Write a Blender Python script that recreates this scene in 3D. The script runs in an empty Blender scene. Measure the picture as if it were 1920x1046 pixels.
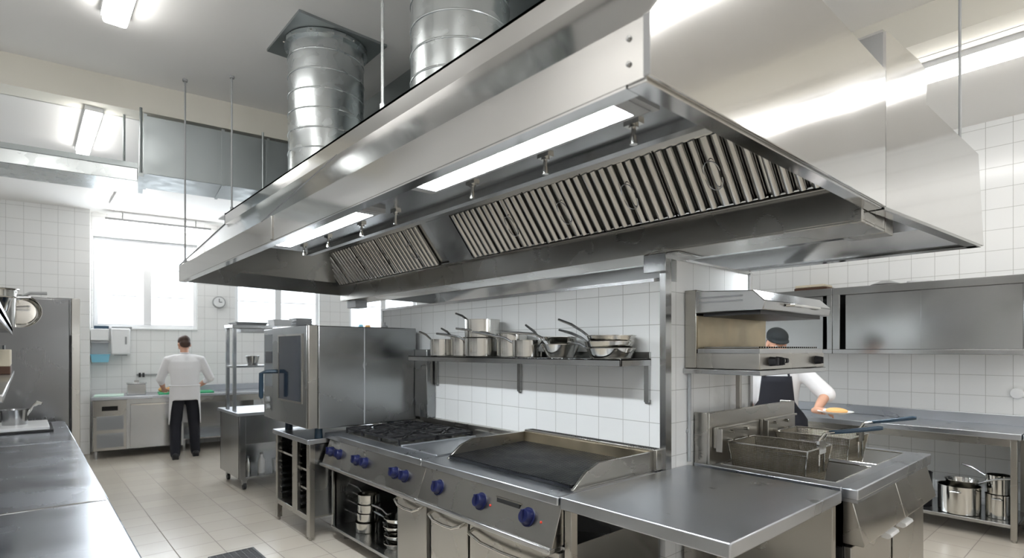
import bpy, bmesh, math, random
from mathutils import Vector, Matrix
random.seed(7)
S = bpy.context.scene
C = S.collection
PI = math.pi
ORI = {}            # object name -> frame origin its mesh coordinates are measured from

# ------------------------------------------------------------------ materials
def new_mat(name):
    m = bpy.data.materials.new(name); m.use_nodes = True
    nt = m.node_tree; b = nt.nodes['Principled BSDF']
    return m, nt, b
def plain(name, col, rough=.5, metal=0., spec=.5, coat=0.):
    m, nt, b = new_mat(name)
    b.inputs['Base Color'].default_value = (*col, 1); b.inputs['Roughness'].default_value = rough
    b.inputs['Metallic'].default_value = metal; b.inputs['Specular IOR Level'].default_value = spec
    b.inputs['Coat Weight'].default_value = coat
    return m
def coords(nt, scale=(1,1,1), out='Object', rot=(0,0,0)):
    tc = nt.nodes.new('ShaderNodeTexCoord'); mp = nt.nodes.new('ShaderNodeMapping')
    mp.inputs['Scale'].default_value = scale; mp.inputs['Rotation'].default_value = rot
    nt.links.new(tc.outputs[out], mp.inputs['Vector'])
    return mp.outputs['Vector']
def noise(nt, vec, scale, detail=3, rough=.55):
    n = nt.nodes.new('ShaderNodeTexNoise'); n.inputs['Scale'].default_value = scale
    n.inputs['Detail'].default_value = detail; n.inputs['Roughness'].default_value = rough
    nt.links.new(vec, n.inputs['Vector']); return n.outputs['Fac']
def ramp(nt, fac, a, b, ca, cb):
    r = nt.nodes.new('ShaderNodeValToRGB'); e = r.color_ramp.elements
    e[0].position = a; e[1].position = b
    e[0].color = (*ca, 1) if len(ca) == 3 else ca; e[1].color = (*cb, 1)
    nt.links.new(fac, r.inputs['Fac']); return r.outputs['Color']
def mrange(nt, fac, a, b, lo, hi):
    r = nt.nodes.new('ShaderNodeMapRange'); r.inputs['From Min'].default_value = a; r.inputs['From Max'].default_value = b
    r.inputs['To Min'].default_value = lo; r.inputs['To Max'].default_value = hi
    nt.links.new(fac, r.inputs['Value']); return r.outputs['Result']
def bump(nt, b, h, strength, dist):
    n = nt.nodes.new('ShaderNodeBump'); n.inputs['Strength'].default_value = strength; n.inputs['Distance'].default_value = dist
    nt.links.new(h, n.inputs['Height']); nt.links.new(n.outputs['Normal'], b.inputs['Normal'])
def steel(name, col, r0, r1, streak=(1,1,60), blot=2.5, wear=.12, bstr=.05, fa=.25):
    """brushed stainless: fine streaks in one direction plus soft smears in the polish"""
    m, nt, b = new_mat(name)
    b.inputs['Metallic'].default_value = 1
    big = noise(nt, coords(nt, (1,1,1)), blot, 1.5)
    fine = noise(nt, coords(nt, streak), 6, 4)
    lo = tuple(c*(1-wear) for c in col); hi = tuple(min(1, c*(1+wear*.5)) for c in col)
    nt.links.new(ramp(nt, big, .3, .7, lo, hi), b.inputs['Base Color'])
    ad = nt.nodes.new('ShaderNodeMath'); ad.operation = 'MULTIPLY_ADD'
    nt.links.new(fine, ad.inputs[0]); ad.inputs[1].default_value = fa
    nt.links.new(big, ad.inputs[2])
    nt.links.new(mrange(nt, ad.outputs[0], .35+fa*.4, .65+fa*.6, r0, r1), b.inputs['Roughness'])
    if bstr: bump(nt, b, fine, bstr, .001)
    return m
def tiles(name, col, grout, size, gw, rough, swap, bstr=.25, vary=.03):
    """square ceramic tiles; swap picks which two object axes carry the grid"""
    m, nt, b = new_mat(name)
    tc = nt.nodes.new('ShaderNodeTexCoord'); sp = nt.nodes.new('ShaderNodeSeparateXYZ'); cb = nt.nodes.new('ShaderNodeCombineXYZ')
    nt.links.new(tc.outputs['Object'], sp.inputs[0])
    nt.links.new(sp.outputs[swap[0]], cb.inputs[0]); nt.links.new(sp.outputs[swap[1]], cb.inputs[1])
    br = nt.nodes.new('ShaderNodeTexBrick'); br.offset = 0; br.squash = 1
    br.inputs['Scale'].default_value = 1; br.inputs['Brick Width'].default_value = size[0]; br.inputs['Row Height'].default_value = size[1]
    br.inputs['Mortar Size'].default_value = gw; br.inputs['Mortar Smooth'].default_value = .15
    br.inputs['Color1'].default_value = (*col, 1); br.inputs['Color2'].default_value = (*[c*(1-vary) for c in col], 1)
    br.inputs['Mortar'].default_value = (*grout, 1)
    nt.links.new(cb.outputs[0], br.inputs['Vector'])
    nt.links.new(br.outputs['Color'], b.inputs['Base Color'])
    nt.links.new(mrange(nt, br.outputs['Fac'], 0, 1, rough, .8), b.inputs['Roughness'])
    inv = mrange(nt, br.outputs['Fac'], 0, 1, 1, 0)
    bump(nt, b, inv, bstr, .003)
    return m
def emit(name, col, st):
    m = bpy.data.materials.new(name); m.use_nodes = True; nt = m.node_tree
    nt.nodes.remove(nt.nodes['Principled BSDF'])
    e = nt.nodes.new('ShaderNodeEmission'); e.inputs['Color'].default_value = (*col, 1); e.inputs['Strength'].default_value = st
    nt.links.new(e.outputs[0], nt.nodes['Material Output'].inputs['Surface'])
    return m
def glass(name, tint, gl=.08):
    m = bpy.data.materials.new(name); m.use_nodes = True; nt = m.node_tree
    nt.nodes.remove(nt.nodes['Principled BSDF'])
    t = nt.nodes.new('ShaderNodeBsdfTransparent'); t.inputs['Color'].default_value = (*tint, 1)
    g = nt.nodes.new('ShaderNodeBsdfGlossy'); g.inputs['Roughness'].default_value = .02
    mx = nt.nodes.new('ShaderNodeMixShader'); mx.inputs[0].default_value = gl
    nt.links.new(t.outputs[0], mx.inputs[1]); nt.links.new(g.outputs[0], mx.inputs[2])
    nt.links.new(mx.outputs[0], nt.nodes['Material Output'].inputs['Surface'])
    return m

M = {}
M['hood']   = steel('hood_stainless', (.66,.655,.645), .08, .14, (1,1,30), .9, .03, 0, .05)
M['steel']  = steel('brushed_stainless', (.455,.46,.462), .17, .26, (50,50,1.2), 1.8, .03, 0, .05)
M['front']  = steel('range_front_stainless', (.43,.415,.385), .24, .32, (1.5,1.5,60), 2, .03, 0, .05)
M['top']    = steel('worktop_stainless', (.52,.54,.575), .26, .38, (1.5,14,2), 2.6, .04, 0, .08)
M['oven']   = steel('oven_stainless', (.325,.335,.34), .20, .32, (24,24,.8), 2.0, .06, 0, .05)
M['filter'] = steel('baffle_stainless', (.46,.455,.44), .12, .2, (1,1,1), 3, .03, 0, .05)
M['satin'] = steel('satin_stainless', (.62,.62,.61), .42, .52, (1,1,1), 2, .03, 0, .05)
M['fridge'] = steel('dark_grey_steel', (.20,.20,.20), .24, .34, (24,24,.8), 1.2, .05, 0, .05)
M['counter'] = steel('counter_stainless', (.40,.43,.48), .20, .32, (2,14,2), 2.6, .05, 0, .08)
M['polish'] = steel('polished_stainless', (.62,.61,.58), .08, .14, (1,1,1), 6, .03, 0, .05)
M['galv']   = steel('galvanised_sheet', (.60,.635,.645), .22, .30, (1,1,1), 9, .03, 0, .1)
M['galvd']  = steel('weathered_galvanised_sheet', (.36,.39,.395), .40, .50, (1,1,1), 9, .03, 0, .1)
M['tile_xz'] = tiles('white_tile_x', (.86,.87,.87), (.46,.46,.45), (.194,.194), .0022, .18, (0,2))
M['tile_yz'] = tiles('white_tile_y', (.86,.865,.86), (.50,.50,.49), (.194,.194), .0022, .18, (1,2))
M['floor']  = tiles('beige_floor_tile', (.56,.51,.44), (.25,.22,.19), (.30,.30), .004, .24, (0,1), .15, .07)
M['paint']  = plain('matt_ceiling_paint', (.88,.87,.855), .8)
M['beam']   = plain('cream_beam_paint', (.78,.755,.68), .8)
M['white']  = plain('white_painted_frame', (.86,.87,.88), .45)
M['wplast'] = plain('white_plastic', (.85,.86,.87), .35)
M['greyp']  = plain('grey_plastic', (.35,.36,.37), .5)
M['darkp']  = plain('dark_grey_cast', (.09,.09,.095), .6)
M['black']  = plain('black_rubber', (.015,.015,.017), .55)
M['iron']   = plain('black_cast_iron', (.018,.018,.02), .42, .2)
M['burnt']  = steel('charred_grill_iron', (.055,.057,.065), .34, .52, (1,40,1), 8, .4, .05)
M['scorch'] = steel('heat_stained_steel', (.50,.43,.31), .3, .48, (1,1,1), 5, .35, .02)
M['blue']   = plain('dark_blue_plastic', (.008,.011,.052), .4, spec=.3)
M['navy']   = plain('blue_black_handle', (.02,.045,.075), .35)
M['dglass'] = plain('dark_oven_glass', (.02,.03,.05), .08, spec=.35)
M['panel']  = plain('control_panel_glass', (.12,.16,.21), .15, coat=.6)
M['green']  = plain('green_cutting_board', (.02,.34,.14), .5)
M['pgreen'] = plain('pale_green_board', (.62,.80,.70), .5)
M['cyan']   = plain('light_blue_plastic', (.25,.58,.75), .35)
M['cloth']  = plain('white_cotton', (.84,.835,.85), .9)
M['bcloth'] = plain('black_cotton', (.014,.015,.022), .9)
M['skin']   = plain('skin', (.58,.32,.22), .5)
M['hair']   = plain('brown_hair', (.055,.028,.018), .6)
M['cap']    = plain('dark_green_black_cap', (.012,.016,.018), .85)
M['food']   = plain('baked_food', (.75,.42,.16), .7)
M['orange'] = plain('orange_produce', (.80,.34,.12), .55)
M['red']    = plain('red_indicator', (.6,.04,.02), .35)
M['oil']    = plain('dark_frying_oil', (.09,.06,.025), .12)
M['wire']   = plain('tarnished_basket_wire', (.20,.18,.14), .4, 1.)
M['beige']  = plain('beige_card', (.60,.54,.42), .7)
M['brown']  = plain('dark_brown_contents', (.07,.03,.015), .6)
M['perf']   = plain('black_hole', (.01,.01,.01), .9)
M['pane']   = glass('window_glass', (.96,.98,1.), .06)
M['lamp']   = emit('lamp_diffuser', (1,.985,.95), 14)
M['hlamp']  = emit('hood_lamp_diffuser', (.91,.965,1.), 78)

# ------------------------------------------------------------------ mesh builder
class MB:
    def __init__(s): s.v = []; s.f = []; s.sm = []
    def add(s, vs, fs, smooth=False):
        o = len(s.v); s.v += [tuple(p) for p in vs]
        for f in fs: s.f.append([i+o for i in f]); s.sm.append(smooth)
        return s
    def box(s, x0, x1, y0, y1, z0, z1):
        vs = [(x,y,z) for z in (z0,z1) for y in (y0,y1) for x in (x0,x1)]
        return s.add(vs, [(0,2,3,1),(4,5,7,6),(0,1,5,4),(2,6,7,3),(0,4,6,2),(1,3,7,5)])
    def cbox(s, c, sx, sy, sz, rz=0):
        vs = []
        for z in (-.5,.5):
            for y in (-.5,.5):
                for x in (-.5,.5):
                    a, b = x*sx, y*sy
                    vs.append((c[0]+a*math.cos(rz)-b*math.sin(rz), c[1]+a*math.sin(rz)+b*math.cos(rz), c[2]+z*sz))
        return s.add(vs, [(0,2,3,1),(4,5,7,6),(0,1,5,4),(2,6,7,3),(0,4,6,2),(1,3,7,5)])
    def prism(s, poly, axis, a0, a1):
        def mk(p, a):
            return {'x': (a,p[0],p[1]), 'y': (p[0],a,p[1]), 'z': (p[0],p[1],a)}[axis]
        n = len(poly); vs = [mk(p,a0) for p in poly]+[mk(p,a1) for p in poly]
        fs = [tuple(range(n))[::-1], tuple(range(n,2*n))]+[(i,(i+1)%n,n+(i+1)%n,n+i) for i in range(n)]
        return s.add(vs, fs)
    def sheet(s, pts, t):
        P = [Vector(p) for p in pts]; nrm = Vector((0,0,0)); n = len(P)
        for i in range(n): nrm += (P[i]-P[0]).cross(P[(i+1)%n]-P[0])
        nrm.normalize(); vs = [tuple(p) for p in P]+[tuple(p+nrm*t) for p in P]
        fs = [tuple(range(n))[::-1], tuple(range(n,2*n))]+[(i,(i+1)%n,n+(i+1)%n,n+i) for i in range(n)]
        return s.add(vs, fs)
    def tube(s, pts, r, n=10, closed=False, caps=True, smooth=True):
        P = [Vector(p) for p in pts]; k = len(P)
        R = r if isinstance(r, (list,tuple)) else [r]*k
        T = []
        for i in range(k):
            if closed: d = P[(i+1)%k]-P[i-1]
            else: d = P[min(i+1,k-1)]-P[max(i-1,0)]
            T.append(d.normalized() if d.length > 1e-9 else Vector((0,0,1)))
        up = Vector((0,0,1)) if abs(T[0].z) < .9 else Vector((1,0,0))
        u = (up - T[0]*up.dot(T[0])).normalized(); vs = []
        for i in range(k):
            u = (u - T[i]*u.dot(T[i])).normalized(); w = T[i].cross(u)
            for j in range(n):
                a = 2*PI*j/n; vs.append(tuple(P[i]+(u*math.cos(a)+w*math.sin(a))*R[i]))
        fs = []
        for i in range(k if closed else k-1):
            for j in range(n):
                a, b = i*n+j, i*n+(j+1)%n; c, d = ((i+1)%k)*n+(j+1)%n, ((i+1)%k)*n+j
                fs.append((a,b,c,d))
        s.add(vs, fs, smooth)
        if caps and not closed:
            o = len(s.v)-k*n
            s.f.append([o+j for j in range(n)][::-1]); s.sm.append(False)
            s.f.append([o+(k-1)*n+j for j in range(n)]); s.sm.append(False)
        return s
    def cyl(s, p0, p1, r, r1=None, n=20): return s.tube([p0,p1], [r, r if r1 is None else r1], n)
    def limb(s, pts, rad, n=14):
        """tapered limb with rounded ends"""
        P = [Vector(p) for p in pts]; d0 = (P[0]-P[1]).normalized(); d1 = (P[-1]-P[-2]).normalized()
        a = [P[0]+d0*rad[0]*q for q in (.95,.8,.5)]; b = [P[-1]+d1*rad[-1]*q for q in (.5,.8,.95)]
        ra = [rad[0]*q for q in (.3,.6,.866)]; rb = [rad[-1]*q for q in (.866,.6,.3)]
        return s.tube(a+P+b, ra+list(rad)+rb, n)
    def lathe(s, prof, c=(0,0,0), n=32, smooth=True):
        vs = []; k = len(prof)
        for r,z in prof:
            for j in range(n):
                a = 2*PI*j/n; vs.append((c[0]+r*math.cos(a), c[1]+r*math.sin(a), c[2]+z))
        fs = [(i*n+j, i*n+(j+1)%n, (i+1)*n+(j+1)%n, (i+1)*n+j) for i in range(k-1) for j in range(n)]
        s.add(vs, fs, smooth); o = len(s.v)-k*n
        if prof[0][0] > 1e-6: s.f.append([o+j for j in range(n)][::-1]); s.sm.append(False)
        if prof[-1][0] > 1e-6: s.f.append([o+(k-1)*n+j for j in range(n)]); s.sm.append(False)
        return s
    def ell(s, c, rx, ry, rz, n=20, m=14, tilt=0):
        vs = []; 
        for i in range(m+1):
            t = PI*i/m
            for j in range(n):
                a = 2*PI*j/n; x, y, z = rx*math.sin(t)*math.cos(a), ry*math.sin(t)*math.sin(a), rz*math.cos(t)
                y, z = y*math.cos(tilt)-z*math.sin(tilt), y*math.sin(tilt)+z*math.cos(tilt)
                vs.append((c[0]+x, c[1]+y, c[2]+z))
        fs = [(i*n+j, (i+1)*n+j, (i+1)*n+(j+1)%n, i*n+(j+1)%n) for i in range(m) for j in range(n)]
        return s.add(vs, fs, True)
    def loft(s, secs, n=24):
        """stack of ellipses (cx,cy,cz,rx,ry)"""
        vs = []
        for cx,cy,cz,rx,ry in secs:
            for j in range(n):
                a = 2*PI*j/n; vs.append((cx+rx*math.cos(a), cy+ry*math.sin(a), cz))
        k = len(secs)
        fs = [(i*n+j, i*n+(j+1)%n, (i+1)*n+(j+1)%n, (i+1)*n+j) for i in range(k-1) for j in range(n)]
        s.add(vs, fs, True); o = len(s.v)-k*n
        s.f.append([o+j for j in range(n)][::-1]); s.sm.append(True); s.f.append([o+(k-1)*n+j for j in range(n)]); s.sm.append(True)
        return s
    def xf(s, mat):
        s.v = [tuple(mat @ Vector(p)) for p in s.v]; return s
    def build(s, name, mat, parent=None, bevel=0, origin=None, **kw):
        if parent is not None: o = ORI[parent.name]
        else: o = Vector(origin if origin is not None else (0,0,0))
        me = bpy.data.meshes.new(name)
        me.from_pydata([tuple(Vector(p)-o) for p in s.v], [], s.f)
        bm = bmesh.new(); bm.from_mesh(me)
        bmesh.ops.remove_doubles(bm, verts=bm.verts, dist=1e-6) if kw.get('weld') else None
        bmesh.ops.recalc_face_normals(bm, faces=bm.faces); bm.to_mesh(me); bm.free()
        if len(me.polygons) == len(s.sm):
            me.polygons.foreach_set('use_smooth', s.sm)
        me.set_sharp_from_angle(angle=math.radians(38))
        me.materials.append(M[mat]); me.update()
        ob = bpy.data.objects.new(name, me); C.objects.link(ob)
        if parent is not None: ob.parent = parent
        else: ob.location = o
        ORI[ob.name] = o
        if bevel:
            md = ob.modifiers.new('bevel', 'BEVEL'); md.width = bevel; md.segments = 2; md.limit_method = 'ANGLE'; md.angle_limit = math.radians(40)
        if kw.get('remesh'):
            md = ob.modifiers.new('remesh', 'REMESH'); md.mode = 'VOXEL'; md.voxel_size = kw['remesh']; md.use_smooth_shade = True
            sm = ob.modifiers.new('smooth', 'SMOOTH'); sm.factor = .5; sm.iterations = kw.get('it', 4)
        if kw.get('label'): ob['label'] = kw['label']
        return ob
ANG = -math.radians(7)           # the far wall is not quite square to the cooking line
BW = Vector((-10.83, .79, 0))
def bw(d, v, z=0):
    c, s_ = math.cos(ANG), math.sin(ANG)
    return Vector((BW.x+d*c-v*s_, BW.y+d*s_+v*c, z))
def tag(o, label, cat, group=None):
    o['label'] = label; o['category'] = cat
    if group: o['group'] = group
    return o
def thing(name, label, cat, loc, group=None, back=False, rot=0):
    o = bpy.data.objects.new(name, None); C.objects.link(o); o.empty_display_size = .1
    ORI[o.name] = Vector(loc)
    if back: o.location = bw(*loc); o.rotation_euler = (0,0,ANG)
    else: o.location = loc; o.rotation_euler = (0,0,rot)
    return tag(o, label, cat, group)
def solo(mb, name, mat, label, cat, loc, group=None, back=False, bevel=0):
    o = mb.build(name, mat, None, bevel, origin=loc)
    if back: o.location = bw(*loc); o.rotation_euler = (0,0,ANG)
    return tag(o, label, cat, group)
def struct(mb, name, mat, parent=None, back=False, bevel=0):
    o = mb.build(name, mat, parent, bevel)
    if back and parent is None: o.location = BW; o.rotation_euler = (0,0,ANG)
    o['kind'] = 'structure'; return o
def dup(root, loc, rz, label, group=None):
    r = root.copy(); C.objects.link(r); r.location = loc; r.rotation_euler = (0,0,rz); r['label'] = label
    if group: r['group'] = group
    for ch in list(root.children):
        c = ch.copy(); C.objects.link(c); c.parent = r
        for g in list(ch.children):
            d = g.copy(); C.objects.link(d); d.parent = c
    return r

# ------------------------------------------------------------------ the room
Z0, ZU, ZL = 0., 4.0, 3.74
XB, XF, YL, YR = -12.2, 4.2, -1.25, 6.8
struct(MB().box(XB, XF+.2, YL-.2, YR+.2, -.15, 0), 'floor', 'floor')
# ceiling: high bay over the cooking line, lower bays along the far wall and the right wall
pA, pB = (-5.93-.0*.122, .9), None
def bl(y): return -5.93+(y-.9)*math.tan(-ANG)
cm = MB()
cm.prism([(bl(YL-.2)-.1, YL-.2), (XF+.2, YL-.2), (XF+.2, 4.85), (bl(4.85)-.1, 4.85)], 'z', ZU, ZU+.2)
struct(cm, 'ceiling', 'paint'); cm = MB()
cm.prism([(XB, YL-.2), (bl(YL-.2)-.24, YL-.2), (bl(YR+.2)-.24, YR+.2), (XB, YR+.2)], 'z', ZL, ZU+.2)
struct(cm, 'ceiling', 'paint'); cm = MB()
cm.prism([(bl(4.94)-.24, 4.94), (XF+.2, 4.94), (XF+.2, YR+.2), (bl(YR+.2)-.24, YR+.2)], 'z', ZL, ZU+.2)
struct(cm, 'ceiling', 'paint')
struct(MB().prism([(bl(YL-.2)-.25, YL-.2), (bl(YL-.2), YL-.2), (bl(4.95), 4.95), (bl(4.95)-.25, 4.95)], 'z', ZL, ZU+.1), 'trim_1', 'beam')
struct(MB().box(bl(4.7), XF+.2, 4.70, 4.95, ZL, ZU+.1), 'trim_2', 'beam')
struct(MB().box(XB, XF+.2, YR, YR+.15, 0, ZU), 'wall_right', 'tile_xz')
struct(MB().box(XB, XF+.2, YL-.15, YL, 0, ZU), 'wall_left', 'paint')
# far wall with window openings, measured along the wall
WIN = [(.02, 1.44, 1.95, 3.38), (2.02, 3.48, 1.95, 3.38), (4.06, 5.5, 1.95, 3.38)]
wb = MB(); vv = -2.3
for (a, b, z0, z1) in WIN:
    wb.box(-.3, 0, vv, a, 0, ZU); wb.box(-.3, 0, a, b, 0, z0); wb.box(-.3, 0, a, b, z1, ZU); vv = b
wb.box(-.3, 0, vv, 6.6, 0, ZU)
wb.box(0, .2, -2.3, -.01, 0, ZU)
struct(wb, 'wall_back', 'tile_yz', back=True)
wf = MB(); FW = [(1.0, 2.4, 1.9, 3.2)]; vv = YL-.2
for (a, b, z0, z1) in FW:
    wf.box(XF, XF+.2, vv, a, 0, ZU); wf.box(XF, XF+.2, a, b, 0, z0); wf.box(XF, XF+.2, a, b, z1, ZU); vv = b
wf.box(XF, XF+.2, vv, YR+.2, 0, ZU)
struct(wf, 'wall_front', 'paint')
def window(i, a, b, z0, z1, back, x=0):
    d0, d1 = (-.14, -.06) if back else (x+.06, x+.14)
    t = .06; fr = MB(); mid = (a+b)/2
    fr.box(d0, d1, a, a+t, z0, z1); fr.box(d0, d1, b-t, b, z0, z1); fr.box(d0, d1, a+t, b-t, z0, z0+t); fr.box(d0, d1, a+t, b-t, z1-t, z1)
    fr.box(d0-.01, d1+.01, mid-.055, mid+.055, z0+t, z1-t)
    for zz in (.36, .68): fr.box(d0+.02, d1-.02, a+t, b-t, z0+(z1-z0)*zz-.011, z0+(z1-z0)*zz+.011)
    root = struct(fr, 'window_%d' % i, 'white', back=back, bevel=.006)
    dm = (d0+d1)/2
    p = MB().box(dm-.003, dm+.003, a+t, mid-.055, z0+t, z1-t).build('pane', 'pane', root)
    p = MB().box(dm-.003, dm+.003, mid+.055, b-t, z0+t, z1-t).build('pane', 'pane', root)
    MB().box(-.06, .02, a+.002, b-.002, z0-.03, z0-.002).build('sill', 'white', root, .005) if back else None
for i, w in enumerate(WIN): window(i+1, *w, True)
for i, w in enumerate(FW): window(i+4, *w, False, XF)
# tiled island wall the cooking line stands against
iw = MB(); iw.box(-5.23, -1.83, 2.80, 2.92, 0, 2.0); iw.box(-1.95, -1.83, 2.92, 3.86, 0, 2.13)
iw.box(-5.23, -1.95, 3.74, 3.86, 0, 2.0); iw.box(-5.23, -5.11, 2.92, 3.74, 0, 2.0); iw.box(-5.11, -1.95, 2.92, 3.74, 1.96, 2.0)
o = struct(iw, 'wall_partition', 'tile_xz')
m2 = M['tile_yz']; o.data.materials.append(m2)
for p in o.data.polygons:
    if abs(p.normal.x) > .7: p.material_index = 1
tr = MB(); tr.box(-1.862, -1.822, 2.792, 2.80, .9, 2.13); tr.box(-1.83, -1.822, 2.80, 2.85, .9, 2.13); tr.box(-1.83,-1.815,3.83,3.868,.9,2.135); tr.box(-1.95,-1.83,3.86,3.868,.9,2.135)
tr.box(-5.235,-5.2,2.792,2.80,.9,2.005)
struct(tr, 'trim_3', 'steel')
tr = MB(); tr.box(-5.235, -1.90, 2.790, 2.925, 2.0, 2.02); tr.box(-1.955, -1.82, 2.79, 3.868, 2.13, 2.145)
struct(tr, 'trim_4', 'steel')

# ------------------------------------------------------------------ exhaust hood over the cooking line
XR, XL = -.745, -5.78
hood = thing('exhaust_hood', 'huge stainless steel extraction hood hanging over the whole cooking line', 'extractor hood', (-3.3, 2.2, 2.22))
T = .012
def rx(y): return XR + max(0, y-2.81)*.0733          # the rear half splays out slightly
def lx(y): return XL - (y-1.06)*.19
a = MB()
a.sheet([(XL,1.06,2.22),(XR,1.06,2.22),(XR,1.06,2.36),(XL,1.06,2.36)], -T)
a.box(XL, XR-.056, 1.062, 1.115, 2.213, 2.225)
a.build('front_fascia', 'hood', hood)
a = MB()
a.sheet([(XL,1.06,2.36),(XR,1.06,2.36),(XR,1.35,2.72),(-5.42,1.35,2.72)], -T)
a.build('sloped_panel', 'hood', hood)
a = MB()
a.sheet([(-5.42,1.35,2.72),(XR,1.35,2.72),(XR,1.35,2.815),(-5.42,1.35,2.815)], -T)
a.box(-5.65, XR, 1.35, 2.81, 2.803, 2.815)
a.build('plenum_box', 'hood', hood)
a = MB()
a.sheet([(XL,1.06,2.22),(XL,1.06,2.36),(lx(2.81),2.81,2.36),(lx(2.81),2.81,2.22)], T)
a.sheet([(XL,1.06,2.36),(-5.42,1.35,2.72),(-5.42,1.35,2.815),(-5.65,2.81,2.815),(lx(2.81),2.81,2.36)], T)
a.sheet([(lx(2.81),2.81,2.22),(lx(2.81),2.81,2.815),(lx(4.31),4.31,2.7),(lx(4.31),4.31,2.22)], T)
a.build('far_end_panel', 'oven', hood)  # same steel as the hood, coloured darker to stand in for dark reflections
a = MB()
a.prism([(1.06,2.22),(2.808,2.22),(2.808,2.815),(1.35,2.815),(1.35,2.72),(1.06,2.36)], 'x', XR-.001, XR+T)
a.box(XR-.055, XR-.002, 1.066, 2.8, 2.212, 2.2245)
a.build('end_panel', 'hood', hood, .002)
a = MB()                                              # rear half of the hood, a little taller
def pr(y, z): return (rx(y), y, z)
a.sheet([pr(2.812,2.22),pr(4.31,2.22),pr(4.20,2.745),pr(3.32,2.80),pr(3.32,2.965),pr(3.22,2.985),pr(2.812,2.985)], T)
a.sheet([(rx(2.812)-.055,2.83,2.213),pr(2.83,2.213),pr(4.31,2.213),(rx(4.31)-.055,4.31,2.213)], T)
a.build('rear_end_panel', 'hood', hood)
a = MB()
xl4 = lx(4.31)
a.sheet([(xl4,4.31,2.22),(rx(4.31),4.31,2.22),(rx(4.2),4.20,2.745),(xl4+.2,4.20,2.745)], T)
a.box(xl4, rx(4.25)-.01, 4.22, 4.31, 2.213, 2.225)
a.sheet([(xl4+.2,4.20,2.745),(rx(4.2),4.20,2.745),(rx(3.32),3.32,2.80),(xl4+.2,3.32,2.80)], T)
a.sheet([(-5.7,3.32,2.80),(rx(3.32),3.32,2.80),(rx(3.32),3.32,2.965),(-5.7,3.32,2.965)], T)
a.sheet([(-5.7,2.812,2.985),(rx(2.82),2.812,2.985),(rx(3.32),3.32,2.965),(-5.7,3.32,2.965)], T)
a.build('rear_canopy', 'hood', hood)
MB().box(-5.7, XR+.002, 2.812, 2.826, 2.80, 2.985).build('rear_riser_panel', 'fridge', hood)
a = MB()                                              # ceiling of the front half that carries the lamps
a.box(-4.22, XR-.004, 1.075, 1.64, 2.345, 2.355); a.box(-4.22, XR-.004, 1.63, 1.64, 2.325, 2.41)
a.box(-4.22, XR-.004, 1.62, 1.66, 2.318, 2.327)
a.build('lamp_panel', 'steel', hood)
# filter wall: plane climbing from the trough
FB, FT = Vector((0,2.71,2.33)), Vector((0,2.47,2.635)); FE = (FT-FB).normalized(); FN = Vector((0,-FE.z,FE.y)); FN = FN if FN.y < 0 else -FN
top2 = FB+FE*.60
a = MB(); bk = FB-FN*.03; tk = top2-FN*.03
a.sheet([(lx(2.7)+.02,bk.y,bk.z),(XR-.01,bk.y,bk.z),(XR-.01,tk.y,tk.z),(lx(2.5)+.02,tk.y,tk.z)], .006)
u0 = FB+FE*.395; u1 = top2
a.sheet([(lx(2.5)+.02,u0.y,u0.z),(XR-.01,u0.y,u0.z),(XR-.01,u1.y,u1.z),(lx(2.5)+.02,u1.y,u1.z)], .006)
for (x0,x1) in ((-3.855,-3.535),(-6.08,-6.055)):
    q0 = FB+FN*.004; q1 = FB+FE*.395+FN*.004
    a.sheet([(x0,q0.y,q0.z),(x1,q0.y,q0.z),(x1,q1.y,q1.z),(x0,q1.y,q1.z)], .006)
a.build('filter_wall', 'steel', hood)
def baffle(x0, x1, ridges, handle=True):
    b = MB(); n = ridges; w = (x1-x0)/n; L0, L1 = .012, .385
    for k in range(n):
        cx = x0+w*(k+.5)
        wide = handle and k == n//2
        r = w*.34
        prof = []
        for j in range(9):
            an = PI*j/8; prof.append((-math.cos(an)*r, math.sin(an)*r*(.5 if wide else 1.05)))
        prof += [(r, -.008), (-r, -.008)]
        vs = []
        for L in (L0, L1):
            for px_, h in prof:
                p = FB+FE*L+FN*(h-.004); vs.append((cx+px_, p.y, p.z))
        m_ = len(prof)
        fs = [tuple(range(m_)), tuple(range(m_,2*m_))]+[(i,(i+1)%m_,m_+(i+1)%m_,m_+i) for i in range(m_)]
        b.add(vs, fs)
    for L in (0, .385):
        p = FB+FE*L; q = FB+FE*(L+.014)
        b.sheet([(x0+.002,p.y,p.z),(x1-.002,p.y,p.z),(x1-.002,q.y,q.z),(x0+.002,q.y,q.z)], -.02)
    o = b.build('baffle_filter', 'filter', hood)
    if handle:
        cx = x0+w*(n//2+.5)
        for sgn in (-1, 1):
            pts = []
            for j in range(9):
                an = PI*j/8; p = FB+FE*(.19+sgn*(.018+.06*math.sin(an)))+FN*(.024)
                pts.append((cx+math.cos(an)*.042, p.y, p.z))
            MB().tube(pts, .0032, 6).build('handle', 'steel', o)
W = .507
for c in (-1.44, -1.947, -2.454, -2.961): baffle(c-W/2+.004, c+W/2-.004, 8)
baffle(-1.182, -.76, 7, False); baffle(-3.53, -3.22, 5, False)
for c in (-4.275, -4.782, -5.289, -5.796): baffle(c-W/2+.004, c+W/2-.004, 8)
baffle(-3.86-.16, -3.86, 3, False) if False else None
a = MB(); a.box(lx(2.75)+.0, XR-.058, 2.735, 2.752, 2.165, 2.325); a.box(lx(2.75), XR-.058, 2.735, 3.06, 2.155, 2.168); a.box(lx(2.75), XR-.058, 3.045, 3.06, 2.168, 2.325)
a.box(lx(2.75), XR-.058, 2.70, 2.752, 2.318, 2.328); a.box(lx(2.75)-.0, lx(2.75)+.012, 2.752, 3.045, 2.168, 2.325); a.box(XR-.07, XR-.058, 2.752, 3.045, 2.168, 2.325)
a.build('grease_trough', 'front', hood, .003)
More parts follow.
